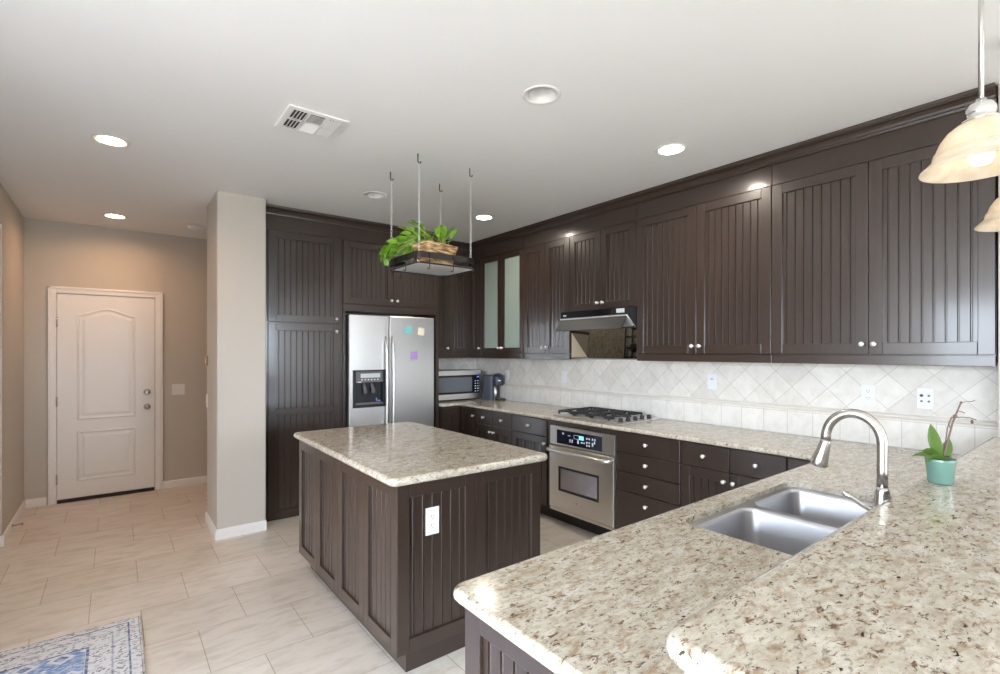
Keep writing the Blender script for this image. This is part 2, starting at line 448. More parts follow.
RUG = (-1.15, 0.112, 1.0, 3.40)
def rug_mat():
    m, t, b = nt('faded_blue_rug')
    g = N(t, 'ShaderNodeNewGeometry'); sp = N(t, 'ShaderNodeSeparateXYZ'); t.links.new(g.outputs['Position'], sp.inputs[0])
    def math_(op, a, b_=None):
        n = N(t, 'ShaderNodeMath'); n.operation = op
        for i, v in enumerate((a, b_)):
            if v is None: continue
            if hasattr(v, 'links'): t.links.new(v, n.inputs[i])
            else: n.inputs[i].default_value = v
        return n.outputs[0]
    cx, cy = (RUG[0]+RUG[1])/2, (RUG[2]+RUG[3])/2
    ax = math_('ABSOLUTE', math_('SUBTRACT', sp.outputs['X'], cx)); ay = math_('ABSOLUTE', math_('SUBTRACT', sp.outputs['Y'], cy))
    dx = math_('SUBTRACT', (RUG[1]-RUG[0])/2, ax); dy = math_('SUBTRACT', (RUG[3]-RUG[2])/2, ay)
    d = math_('MINIMUM', dx, dy)
    W = (0.66, 0.67, 0.70); B = (0.04, 0.09, 0.22); G = (0.32, 0.36, 0.44)
    bands = ramp(t, [(0.0, W), (0.004, (0.30, 0.22, 0.16)), (0.008, W), (0.05, B), (0.055, W), (0.115, G), (0.125, W), (0.21, B), (0.22, W), (0.26, G), (0.27, W)], 'CONSTANT')
    t.links.new(d, bands.inputs['Fac'])
    def dashes(w, h, bias, rot=0.0):
        mp = N(t, 'ShaderNodeMapping'); mp.inputs['Rotation'].default_value = (0, 0, rot); t.links.new(g.outputs['Position'], mp.inputs['Vector'])
        br = N(t, 'ShaderNodeTexBrick'); br.offset = 0.5
        for k, v in (('Scale', 1.0), ('Mortar Size', 0.0018), ('Brick Width', w), ('Row Height', h), ('Bias', bias)): br.inputs[k].default_value = v
        br.inputs['Color1'].default_value = (0, 0, 0, 1); br.inputs['Color2'].default_value = (1, 1, 1, 1); br.inputs['Mortar'].default_value = (0, 0, 0, 1)
        t.links.new(mp.outputs['Vector'], br.inputs['Vector'])
        r = ramp(t, [(0.0, (0, 0, 0)), (0.62, (0, 0, 0)), (0.68, (1, 1, 1))]); t.links.new(br.outputs['Color'], r.inputs['Fac']); return r.outputs['Color']
    mask = N(t, 'ShaderNodeTexNoise', Scale=16.0, Detail=3); t.links.new(g.outputs['Position'], mask.inputs['Vector'])
    mk = ramp(t, [(0.45, (0, 0, 0)), (0.55, (1, 1, 1))]); t.links.new(mask.outputs['Fac'], mk.inputs['Fac'])
    d1 = mixc(t, mk.outputs['Color'], dashes(0.022, 0.009, 0.0), dashes(0.012, 0.016, 0.0, 0.785))
    inner = math_('GREATER_THAN', d, 0.225)
    c1 = mixc(t, d1, bands.outputs['Color'], (0.07, 0.075, 0.12))
    big = N(t, 'ShaderNodeTexVoronoi', Scale=11.0); big.distance = 'MANHATTAN'; t.links.new(g.outputs['Position'], big.inputs['Vector'])
    bgr = ramp(t, [(0.0, (0.03, 0.10, 0.33)), (0.30, (0.03, 0.10, 0.33)), (0.34, (0.62, 0.66, 0.72)), (0.55, (0.55, 0.62, 0.72)), (0.60, (0.12, 0.24, 0.50))], 'CONSTANT'); t.links.new(big.outputs['Distance'], bgr.inputs['Fac'])
    c2 = mixc(t, dashes(0.026, 0.008, -0.1), bgr.outputs['Color'], (0.62, 0.65, 0.70))
    c = mixc(t, inner, c1, c2)
    ds = N(t, 'ShaderNodeTexNoise', Scale=30.0, Detail=6, Roughness=0.7); t.links.new(g.outputs['Position'], ds.inputs['Vector'])
    dr = ramp(t, [(0.46, (0.08, 0.08, 0.08)), (0.64, (0.75, 0.75, 0.75))]); t.links.new(ds.outputs['Fac'], dr.inputs['Fac'])
    c = mixc(t, dr.outputs['Color'], c, (0.64, 0.65, 0.68))
    t.links.new(c, b.inputs['Base Color']); b.inputs['Roughness'].default_value = 0.95
    return m
M['rug'] = rug_mat()

# ------------------------------------------------------------------ room dimensions
H = 2.735
WX = 3.63            # wall behind the hood
BY = 5.13            # wall behind the refrigerator
DY = 6.42            # hall wall with the door
LX = -0.675          # hall wall on the left
CANS = [(-0.018, 3.765, 1), (0.0, 5.84, 1), (2.741, 1.782, 1), (2.739, 3.764, 1), (1.656, 1.795, 0), (1.654, 3.764, 0)]
CAN_R = 0.072

# floor, ceiling
b = MB(); b.box(LEFT_X-0.12, WX+0.12, REAR_Y-0.12, DY+0.12, -0.08, 0); struct('floor', b, M['floor'])
b = MB()
outer = b.ring([(LEFT_X, REAR_Y, H), (WX+0.1, REAR_Y, H), (WX+0.1, DY+0.1, H), (LEFT_X, DY+0.1, H)])
loops = [outer] + [b.ring([(x+CAN_R*math.cos(2*PI*k/32), y+CAN_R*math.sin(2*PI*k/32), H) for k in range(32)]) for x, y, _ in CANS]
es = [b.bm.edges.new((l[i], l[(i+1) % len(l)])) for l in loops for i in range(len(l))]
bmesh.ops.triangle_fill(b.bm, use_beauty=True, use_dissolve=False, edges=es)
b.box(LEFT_X, WX+0.1, REAR_Y, DY+0.1, H+0.16, H+0.26)  # unseen lid added above the can holes to keep sky light out
ceil_o = struct('ceiling', b, M['ceil'])

def wall_with_holes(axis, p0, p1, a0, a1, holes, z1=H+0.2):
    b = MB()
    xs = sorted({a0, a1} | {h[0] for h in holes} | {h[1] for h in holes})
    for u0, u1 in zip(xs, xs[1:]):
        hs = [h for h in holes if h[0] <= u0 and h[1] >= u1]
        segs = [(0, z1)] if not hs else [(0, hs[0][2]), (hs[0][3], z1)]
        for s0, s1 in segs:
            if s1-s0 < 1e-3: continue
            if axis == 'Y': b.box(u0, u1, p0, p1, s0, s1)
            else: b.box(p0, p1, u0, u1, s0, s1)
    return b
DOOR = (-0.455, 0.345, 0.0, 2.05)
struct('wall_hall', wall_with_holes('Y', DY, DY+0.1, -1.9, 2.0, [DOOR]), M['paint'])
struct('wall_back', wall_with_holes('Y', BY, BY+0.12, 1.005, WX, []), M['paint'])
struct('wall_right', wall_with_holes('X', WX, WX+0.1, REAR_Y, DY, []), M['paint'])
b = MB(); b.box(0.632, 0.988, 4.42, 4.975, 0, H+0.05, 0.012, 3); struct('wall_middle', b, M['paint'])
b = MB(); b.box(1.9, 2.0, BY+0.12, DY, 0, H+0.05); struct('wall_hall_end', b, M['paint'])
b = MB(); b.box(LX-0.14, LX, 5.27, DY, 0, H+0.05, 0.008); b.box(LX-0.14, LX, 4.2, 5.27, 2.44, H+0.05); struct('wall_left', b, M['paint'])
b = MB(); b.box(-1.9, -1.8, 2.15, DY, 0, H+0.05); struct('wall_alcove', b, M['paint'])
b = MB(); b.box(LEFT_X, -1.25, 2.03, 2.15, 0, H+0.05); struct('wall_living', b, M['paint'])  # unseen wall, added to keep window daylight off the hall floor
struct('wall_rear', wall_with_holes('Y', REAR_Y-0.1, REAR_Y, LEFT_X, WX, ADDED_REAR_WIN), M['paint'])  # unseen rear wall, invented to carry a daylight window
struct('wall_far_left', wall_with_holes('X', LEFT_X-0.1, LEFT_X, REAR_Y, 2.84, ADDED_LEFT_WIN), M['paint'])  # also invented and out of view, holds the left daylight openings
b = MB(); b.box(3.285, WX, -0.30, 0.398, 0, H+0.05, 0.006); struct('wall_stub', b, M['paint'])
b = MB(); b.box(0.655, 3.28, 0.275, 0.405, 0, 1.028, 0.004); struct('wall_peninsula', b, M['white'])

# frames of the invented daylight windows (behind the camera; seen only in reflections)
wi = 0
for ax, lst in (('Y', ADDED_REAR_WIN), ('X', ADDED_LEFT_WIN)):
    for a0, a1, z0, z1 in lst:
        wi += 1; b = MB()
        def bar(u0, u1, s0, s1):
            if ax == 'Y': b.box(u0, u1, REAR_Y-0.07, REAR_Y-0.03, s0, s1)
            else: b.box(LEFT_X-0.07, LEFT_X-0.03, u0, u1, s0, s1)
        bar(a0, a1, z0, z0+0.06); bar(a0, a1, z1-0.06, z1)
        n = 3
        for k in range(n+1):
            c = a0 + (a1-a0)*k/n; w = 0.05
            bar(max(a0, c-w/2), min(a1, c+w/2), z0+0.06, z1-0.06)
        struct('window_%d' % wi, b, M['white'])

# baseboards
BBP = [(0, 0), (0.013, 0), (0.013, 0.055), (0.011, 0.07), (0.006, 0.078), (0, 0.08)]
b = MB(); sweep(b, [(LX, DY-0.0), (LX, 5.27), (LX-0.14, 5.27)][::-1], [(-d, z) for d, z in BBP]); struct('baseboard_left', b, M['white'])
b = MB(); sweep(b, [(LX+0.013, DY), (-0.517, DY)][::-1], BBP)
struct('baseboard_hall_left', b, M['white'])
b = MB(); sweep(b, [(0.407, DY), (1.9, DY)][::-1], BBP); struct('baseboard_hall_right', b, M['white'])
b = MB(); sweep(b, [(0.988, 4.42), (0.632, 4.42), (0.632, 4.975), (0.988, 4.975)], [(d, z) for d, z in BBP]); struct('baseboard_middle', b, M['white'])

# ------------------------------------------------------------------ hall door
d0, d1, dz0, dz1 = -0.442, 0.332, 0.035, 2.038
door = thing('door_1', 'white two panel hall door with an arched top panel', 'door', ((d0+d1)/2, DY, 0), kind='structure')
del door['category']
fy = DY - 0.008
b = MB(); b.box(d0, d1, fy, fy+0.04, dz0, dz1, 0.002); slab_o = obj('door_slab', b, M['white'], door)
def arch_loop(x0, x1, z0, z1, rise):
    pts = [(x0, z0), (x1, z0), (x1, z1)]
    if rise:
        for k in range(1, 16):
            u = k/16; pts.append((x1+(x0-x1)*u, z1 + rise*(0.5-0.5*math.cos(2*PI*u))))
    pts.append((x0, z1)); return pts
for z0, z1, rise in ((0.80, 1.845, 0.065), (0.195, 0.69, 0.0)):
    L = arch_loop(-0.295, 0.175, z0, z1, rise)
    b = MB(); n = len(L)
    for ins, dep in ():
        pass
    R = []
    for ins, dep in ((0.0, 0.0), (0.006, 0.007), (0.014, 0.008), (0.022, 0.002), (0.034, -0.001), (0.060, 0.007)):
        R.append(b.ring([(x, fy - dep, z) for x, z in offset_poly(L, [ins]*n)]))
    for p, q in zip(R, R[1:]): b.bridge(p, q)
    b.cap(R[-1])
    obj('raised_panel', b, M['white'], door)
b = MB()
for x0, x1, z0, z1 in ((-0.507, -0.446, 0, 2.105), (0.339, 0.405, 0, 2.105), (-0.446, 0.339, 2.043, 2.105)):
    b.box(x0, x1, DY-0.02, DY-0.001, z0, z1, 0.004)
for x0, x1, z0, z1 in ((-0.507, -0.485, 0, 2.105), (0.383, 0.405, 0, 2.105), (-0.507, 0.405, 2.083, 2.105)):
    b.box(x0, x1, DY-0.028, DY-0.018, z0, z1, 0.004)
struct('trim_1', b, M['white'])
b = MB(); b.box(-0.4545, 0.3445, DY+0.06, DY+0.1, 0, 2.0495); b.box(-0.4545, d0-0.003, DY-0.0005, DY+0.06, 0, 2.0495); b.box(d1+0.003, 0.3445, DY-0.0005, DY+0.06, 0, 2.0495); b.box(d0-0.003, d1+0.003, DY-0.0005, DY+0.06, 2.041, 2.0495); obj('jamb', b, M['white'], door)  # jamb sides, plus a backing panel added to block sky light round the door
b = MB(); b.box(d0, d1, fy-0.012, fy+0.05, 0.0, 0.034, 0.003); obj('threshold', b, M['kick'], door, 'dark brown threshold')
for z in (1.76, 0.99, 0.235):
    b = MB(); b.box(d0-0.008, d0+0.004, fy-0.006, fy+0.001, z-0.045, z+0.045, 0.001); b.tube([(d0-0.004, fy-0.008, z-0.05), (d0-0.004, fy-0.008, z+0.05)], 0.006, 8)
    obj('hinge', b, M['nickel'], door)
kp = [(0.031, 0), (0.031, 0.006), (0.026, 0.010), (0.012, 0.014), (0.011, 0.03), (0.022, 0.036), (0.029, 0.046), (0.029, 0.054), (0.022, 0.062), (0.0, 0.065)]
b = MB(); b.lathe(kp, (0.268, fy, 0.895), '-Y', 20); obj('door_knob', b, M['nickel'], door)
b = MB(); b.lathe([(0.032, 0), (0.032, 0.008), (0.026, 0.02), (0.02, 0.024), (0, 0.025)], (0.268, fy, 1.05), '-Y', 20)
b.box(0.264, 0.272, fy-0.04, fy-0.02, 1.035, 1.065, 0.002); obj('deadbolt', b, M['nickel'], door)

# ------------------------------------------------------------------ cabinet fronts
class Fr:                                            # a vertical face: a along it, d out of it
    def __init__(s, kind, p): s.k = kind; s.p = p
    def pt(s, a, z, d):
        if s.k == '-X': return (s.p - d, a, z)
        if s.k == '-Y': return (a, s.p - d, z)
        if s.k == '+Y': return (a, s.p + d, z)
    def box(s, b, a0, a1, z0, z1, e0, e1, bev=0.0):
        p = s.pt(a0, z0, e0); q = s.pt(a1, z1, e1)
        b.box(p[0], q[0], p[1], q[1], p[2], q[2], bev)

def front_door(fr, a0, a1, z0, z1, th=0.02, rail=0.062, mid=None, pitch=0.047, glass=False):
    """frame and beadboard panel of a door"""
    b = MB(); bv = 0.0022
    fr.box(b, a0, a0+rail, z0, z1, 0, th, bv); fr.box(b, a1-rail, a1, z0, z1, 0, th, bv)
    fr.box(b, a0+rail, a1-rail, z0, z0+rail, 0, th, bv); fr.box(b, a0+rail, a1-rail, z1-rail, z1, 0, th, bv)
    zs = [(z0+rail, z1-rail)]
    if mid:
        fr.box(b, a0+rail, a1-rail, mid[0], mid[1], 0, th, bv); zs = [(z0+rail, mid[0]), (mid[1], z1-rail)]
    if glass: return b
    w = a1-a0-2*rail; n = max(2, round(w/pitch)); p = w/n
    for s0, s1 in zs:
        s0 -= 0.002; s1 += 0.002
        pr = [(a0+rail-0.003, 0.008)]
        for k in range(n):
            c = a0+rail+p*(k+0.5) if n > 2 else a0+rail+p*(k+0.5)
            pr += [(c-0.0055, 0.008), (c-0.0035, 0.0095), (c-0.002, 0.004), (c+0.002, 0.004), (c+0.0035, 0.0095), (c+0.0055, 0.008)]
        pr.append((a1-rail+0.003, 0.008))
        A = b.ring([fr.pt(a, s0, d) for a, d in pr]); B = b.ring([fr.pt(a, s1, d) for a, d in pr])
        b.bridge(A, B, closed=False)
        fr.box(b, a0+rail-0.003, a1-rail+0.003, s0, s1, 0.0, 0.003)
    return b
KNOB = {}
def knob_mesh(k):
    if k not in KNOB:
        b = MB(); b.lathe([(0.009, 0), (0.009, 0.002), (0.0055, 0.004), (0.0055, 0.012), (0.011, 0.015), (0.0145, 0.020), (0.0145, 0.024), (0.010, 0.029), (0.0, 0.030)], (0, 0, 0), {'-X': '-X', '-Y': '-Y', '+Y': 'Y'}[k], 16)
        bmesh.ops.recalc_face_normals(b.bm, faces=b.bm.faces[:])
        me = bpy.data.meshes.new('knob'); b.bm.to_mesh(me); b.bm.free(); me.materials.append(M['knob']); KNOB[k] = me
    return KNOB[k]
def add_knob(fr, part, a, z, th=0.02): place('knob', knob_mesh(fr.k), part, fr.pt(a, z, th))
def add_door(t, fr, a0, a1, z0, z1, knob=None, **kw):
    g = 0.0015
    o = obj('door', front_door(fr, a0+g, a1-g, z0, z1, **kw), M['cab'], t)
    if knob: add_knob(fr, o, *knob)
    return o
def add_drawer(t, fr, a0, a1, z0, z1, knob=True, th=0.02):
    b = MB(); fr.box(b, a0+0.0015, a1-0.0015, z0, z1, 0, th, 0.003)
    o = obj('drawer', b, M['cab'], t)
    if knob: add_knob(fr, o, (a0+a1)/2, (z0+z1)/2)
    return o

UF = Fr('-X', 3.33)                                   # carcass face of the wall cabinets beside the hood
UB = 3.606                                            # their backs
def upper(label, y0, y1, splits, z0=1.40, doors=True, name='wall_cabinet', knob_sides=None):
    t = thing(name, label, 'cabinet', (3.47, (y0+y1)/2, z0), 'dark wall cabinets')
    b = MB(); e = 0.0008
    b.box(3.33, UB, y0+e, y1-e, z0+0.02, 2.70); UF.box(b, y0+e, y1-e, 2.536, 2.70, 0, 0.013)
    obj('body', b, M['cab'], t)
    if z0 < 1.5:
        b = MB(); UF.box(b, y0+e, y1-e, z0, z0+0.052, -0.012, 0.017, 0.002); obj('light_rail', b, M['cab'], t)
    dz = z0+0.058 if z0 < 1.5 else z0+0.006
    if doors:
        ys = [y0]+splits+[y1]
        for i, (u0, u1) in enumerate(zip(ys, ys[1:])):
            k = u1-0.028 if i == 0 else u0+0.028      # paired doors: knobs meet in the middle
            add_door(t, UF, u0, u1, dz, 2.531, (k, dz+0.055))
    return t

u6 = upper('widest dark wall cabinet with two beadboard doors, at the right end behind the pendant lamp', 0.408, 1.428, [0.913])
u5 = upper('dark two-door wall cabinet directly right of the range hood', 1.4295, 2.464, [1.947])
u4 = upper('short dark two-door wall cabinet sitting right above the range hood', 2.465, 3.208, [2.838], z0=1.835)
u3 = upper('dark two-door beadboard wall cabinet directly left of the range hood', 3.2095, 3.864, [3.538])
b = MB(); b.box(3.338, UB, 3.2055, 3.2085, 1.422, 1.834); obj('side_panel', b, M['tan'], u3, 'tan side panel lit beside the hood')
u2 = upper('dark wall cabinet with two frosted glass doors near the corner', 3.8655, 4.606, [4.238], doors=False)
for i, (u0, u1) in enumerate(((3.8655, 4.238), (4.238, 4.606))):
    o = obj('door', front_door(UF, u0+0.0015, u1-0.0015, 1.458, 2.531, glass=True, rail=0.058), M['cab'], u2)
    b = MB(); UF.box(b, u0+0.055, u1-0.055, 1.512, 2.477, 0.004, 0.010); obj('glass_pane', b, M['frost'], o, 'greenish frosted glass')
    add_knob(UF, o, u1-0.028 if i == 0 else u0+0.028, 1.513)
# corner cabinet, folded door round the corner
t = thing('corner_wall_cabinet', 'dark wall cabinet in the corner with a door folding round the inside angle', 'cabinet', (3.4, 4.9, 1.40), 'dark wall cabinets')
b = MB(); b.box(3.33, UB, 4.607, 5.105, 1.42, 2.70); b.box(3.011, 3.33, 4.83, 5.105, 1.42, 2.70)
UF.box(b, 4.607, 4.83, 2.536, 2.70, 0, 0.013); FB = Fr('-Y', 4.83); FB.box(b, 3.011, 3.33, 2.536, 2.70, 0, 0.013)
obj('body', b, M['cab'], t)
b = MB(); UF.box(b, 4.607, 4.83, 1.40, 1.452, -0.012, 0.017, 0.002); FB.box(b, 3.011, 3.313, 1.40, 1.452, -0.012, 0.017, 0.002); obj('light_rail', b, M['cab'], t)
add_door(t, FB, 3.012, 3.308, 1.458, 2.531)
add_door(t, UF, 4.608, 4.808, 1.458, 2.531, (4.632, 1.513), rail=0.05)
# cabinet between refrigerator and corner
t = thing('wall_cabinet', 'dark single-door wall cabinet half hidden behind the refrigerator surround', 'cabinet', (2.88, 4.95, 1.40), 'dark wall cabinets')
b = MB(); b.box(2.756, 3.0095, 4.83, 5.105, 1.42, 2.70); FB.box(b, 2.756, 3.0095, 2.536, 2.70, 0, 0.013); obj('body', b, M['cab'], t)
b = MB(); FB.box(b, 2.756, 3.0095, 1.40, 1.452, -0.012, 0.017, 0.002); obj('light_rail', b, M['cab'], t)
add_door(t, FB, 2.758, 3.009, 1.458, 2.531, (2.982, 1.513))

# pantry
PF = Fr('-Y', 4.62)
t = thing('pantry_cabinet', 'tall dark pantry cabinet with two stacked beadboard doors beside the pillar', 'cabinet', (1.36, 4.86, 0))
b = MB(); b.box(0.9895, 1.7005, 4.62, 5.115, 0.0, 2.70); PF.box(b, 0.9895, 1.7005, 2.536, 2.70, 0, 0.013); PF.box(b, 0.9895, 1.042, 0.0, 2.70, 0, 0.006)
obj('body', b, M['cab'], t)
add_door(t, PF, 1.043, 1.674, 1.736, 2.531, (1.634, 1.778), pitch=0.05)
add_door(t, PF, 1.043, 1.674, 0.02, 1.722, (1.634, 1.66), mid=(0.915, 0.968), pitch=0.05)
# refrigerator surround
t = thing('refrigerator_cabinet', 'dark cabinet with two doors framing and topping the refrigerator', 'cabinet', (2.23, 4.86, 0))
b = MB(); b.box(1.702, 2.752, 4.62, 5.115, 1.88, 2.70); PF.box(b, 1.702, 2.752, 2.536, 2.70, 0, 0.013); PF.box(b, 1.702, 2.752, 1.862, 1.925, 0, 0.012)
obj('body', b, M['cab'], t)
for x0, x1 in ((1.702, 1.728), (2.712, 2.752)):
    b = MB(); b.box(x0, x1, 4.608, 5.115, 0, 1.8785, 0.001); obj('side_panel', b, M['cab'], t)
add_door(t, PF, 1.704, 2.222, 1.93, 2.531, (2.192, 1.985), pitch=0.05)
add_door(t, PF, 2.222, 2.750, 1.93, 2.531, (2.254, 1.985), pitch=0.05)

# crown moulding round the tops
CR = [(0.0, 2.666), (0.014, 2.664), (0.016, 2.674), (0.022, 2.678), (0.028, 2.690), (0.040, 2.703), (0.054, 2.710), (0.058, 2.716), (0.064, 2.717), (0.066, H-0.002), (0, H-0.002)]
b = MB(); sweep(b, [(3.316, 0.405), (3.316, 4.816), (2.7525, 4.816), (2.7525, 4.606), (0.9895, 4.606)], CR)
struct('trim_2', b, M['cab'])

# ------------------------------------------------------------------ base cabinets
BF = Fr('-X', 3.005)
def base_thing(label, y0, y1, name='base_cabinet'):
    t = thing(name, label, 'cabinet', (3.3, (y0+y1)/2, 0), 'dark base cabinets')
    e = 0.0008; b = MB(); b.box(3.005, 3.605, y0+e, y1-e, 0.112, 0.8825); obj('body', b, M['cab'], t)
    b = MB(); b.box(3.065, 3.6, y0+e, y1-e, 0, 0.1115); obj('toe_kick', b, M['kick'], t)
    return t
ZD0, ZD1 = 0.728, 0.874
t = base_thing('dark four-drawer base cabinet just right of the wall oven', 1.869, 2.409)
for z0, z1, kz in ((ZD0, ZD1, 0.806), (0.586, 0.722, 0.659), (0.443, 0.580, 0.511), (0.12, 0.437, 0.366)):
    o = add_drawer(t, BF, 1.871, 2.407, z0, z1, False); add_knob(BF, o, 2.137, kz)
t = base_thing('dark base cabinet with two drawers over beadboard doors, near the peninsula', 1.206, 1.868)
add_drawer(t, BF, 1.536, 1.866, ZD0, ZD1); add_drawer(t, BF, 1.208, 1.534, ZD0, ZD1)
add_door(t, BF, 1.536, 1.866, 0.12, 0.722, (1.566, 0.665)); add_door(t, BF, 1.208, 1.534, 0.12, 0.722, (1.506, 0.665))
t = base_thing('dark corner base cabinet behind the peninsula with a narrow drawer', 0.415, 1.205, 'corner_base_cabinet')
add_drawer(t, BF, 1.03, 1.203, ZD0, ZD1, False); add_door(t, BF, 1.03, 1.203, 0.12, 0.722, rail=0.045)
t = base_thing('dark narrow base cabinet with one drawer just left of the wall oven', 3.154, 3.650)
add_drawer(t, BF, 3.165, 3.648, ZD0, ZD1); add_door(t, BF, 3.165, 3.648, 0.12, 0.722, (3.195, 0.665))
t = base_thing('dark base cabinet with two drawers behind the island, second left of the oven', 3.651, 4.252)
add_drawer(t, BF, 3.653, 3.958, ZD0, ZD1); add_drawer(t, BF, 3.960, 4.250, ZD0, ZD1)
add_door(t, BF, 3.653, 3.958, 0.12, 0.722, (3.93, 0.665)); add_door(t, BF, 3.960, 4.250, 0.12, 0.722, (3.988, 0.665))
# corner base under the microwave
t = thing('corner_base_cabinet', 'dark corner base cabinet under the microwave and coffee machine', 'cabinet', (3.2, 4.8, 0), 'dark base cabinets')
b = MB(); b.box(3.005, 3.605, 4.253, 5.11, 0.112, 0.8825); b.box(2.757, 3.005, 4.56, 5.11, 0.112, 0.8825); obj('body', b, M['cab'], t)
b = MB(); b.box(3.065, 3.6, 4.253, 5.1, 0, 0.1115); b.box(2.757, 3.065, 4.62, 5.1, 0, 0.1115); obj('toe_kick', b, M['kick'], t)
FC = Fr('-Y', 4.56)
add_door(t, BF, 4.255, 4.538, 0.12, 0.868, (4.285, 0.80)); add_door(t, FC, 2.76, 2.983, 0.12, 0.868)
# oven cabinet
t = thing('oven_cabinet', 'dark base cabinet built round the wall oven', 'cabinet', (3.3, 2.78, 0), 'dark base cabinets')
b = MB(); b.box(2.99, 3.6, 3.118, 3.1532, 0.112, 0.8825); b.box(2.99, 3.6, 2.4098, 2.4135, 0.112, 0.8825); b.box(2.99, 3.6, 2.4135, 3.118, 0.843, 0.8825)
b.box(3.58, 3.6, 2.4135, 3.118, 0.112, 0.843); obj('body', b, M['cab'], t)
b = MB(); b.box(3.065, 3.6, 2.4098, 3.1532, 0, 0.1115); obj('toe_kick', b, M['kick'], t)

# peninsula cabinet
t = thing('peninsula_cabinet', 'dark peninsula base cabinet with a beadboard end, in the foreground under the sink counter', 'cabinet', (1.8, 0.7, 0))
b = MB(); b.box(0.6805, 1.44, 0.412, 0.95, 0.112, 0.8825); b.box(2.36, 2.995, 0.412, 0.95, 0.112, 0.8825); b.box(1.44, 2.36, 0.412, 0.95, 0.112, 0.60)
b.box(1.44, 2.36, 0.935, 0.95, 0.60, 0.8825); obj('body', b, M['cab'], t)
b = MB(); b.box(0.74, 2.99, 0.412, 0.89, 0, 0.1115); obj('toe_kick', b, M['kick'], t)
EF = Fr('-X', 0.68); obj('end_panel', front_door(EF, 0.414, 0.985, 0.03, 0.881, rail=0.06), M['cab'], t)
NF = Fr('+Y', 0.95)
for x0, x1 in ((0.73, 1.08), (1.08, 1.44), (1.44, 1.9), (1.9, 2.36), (2.36, 2.94)):
    add_drawer(t, NF, x0, x1, ZD0, ZD1); add_door(t, NF, x0, x1, 0.12, 0.722, (x0+0.03, 0.665))

# ------------------------------------------------------------------ stone tops
SX0, SX1, SY0, SY1 = 1.462, 2.297, 0.525, 0.918
hole = rrect(SX0, SX1, SY0, SY1, 0.05, 6)
def top_thing(name, label, mb):
    o = obj(name, mb, M['granite']); setp(o, label, 'countertop'); return o
top_thing('countertop', 'speckled granite worktop running from the corner past the cooktop onto the sink peninsula',
    slab([(2.757, 4.525, 0, 1), (2.955, 4.525, 0.012, 1), (2.955, 1.012, 0.012, 1), (0.624, 1.012, 0.045, 1), (0.624, 0.408, 0, 0), (3.282, 0.408, 0, 0), (3.608, 0.408, 0, 0), (3.608, 5.108, 0, 0), (2.757, 5.108, 0, 0)], 0.8835, 0.914, [hole]))
top_thing('bar_top', 'raised granite bar top in the right foreground carrying the orchid',
    slab([(0.605, 0.425, 0.05, 1), (0.605, -0.06, 0.05, 1), (3.284, -0.06, 0, 0), (3.284, 0.425, 0, 1)], 1.030, 1.070))

# ------------------------------------------------------------------ backsplash and rail
b = MB(); b.box(3.6095, WX-0.0005, 0.4, 5.105, 0.9145, 1.399); struct('trim_3', b, M['splash_y'])
b = MB(); b.box(2.757, 3.608, 5.1095, BY-0.0005, 0.9145, 1.399); struct('trim_4', b, M['splash_x'])
RP = [(0, 1.078), (0.006, 1.078), (0.008, 1.084), (0.014, 1.090), (0.016, 1.100), (0.012, 1.106), (0.006, 1.110), (0.006, 1.115), (0, 1.115)]
b = MB(); sweep(b, [(3.609, 0.401), (3.609, 5.109), (2.757, 5.109)], RP); struct('trim_5', b, M['rail'])

# ------------------------------------------------------------------ island
t = thing('kitchen_island', 'dark kitchen island cabinet with beadboard panels in the middle of the floor', 'island', (1.415, 2.75, 0))
b = MB(); b.box(1.005, 1.829, 2.03, 3.465, 0.112, 0.874); obj('body', b, M['cab'], t)
b = MB(); b.box(1.053, 1.79, 2.055, 3.45, 0, 0.1115); obj('toe_kick', b, M['cab'], t)
IL = Fr('-X', 1.005)
for y0, y1 in ((2.012, 2.385), (2.385, 2.741), (2.741, 3.11), (3.11, 3.484)):
    o = obj('side_panel', front_door(IL, y0+0.001, y1-0.001, 0.112, 0.873, rail=0.058, pitch=0.05), M['cab'], t)
IN = Fr('-Y', 2.03)
for x0, x1 in ((0.986, 1.416), (1.416, 1.847)):
    o = obj('end_panel', front_door(IN, x0+0.001, x1-0.001, 0.112, 0.873, rail=0.062, pitch=0.05), M['cab'], t)
IR = MB(); IR.box(1.829, 1.846, 2.032, 3.484, 0.112, 0.873, 0.002); obj('side_panel', IR, M['cab'], t)
IRb = MB(); IRb.box(1.006, 1.846, 3.466, 3.484, 0.112, 0.873, 0.002); obj('end_panel', IRb, M['cab'], t)
top_thing('island_countertop', 'speckled granite slab topping the kitchen island',
    slab([(0.948, 1.985, 0.04, 1), (1.885, 1.965, 0.045, 1), (1.885, 3.595, 0.045, 1), (0.970, 3.595, 0.04, 1)], 0.8745, 0.914))
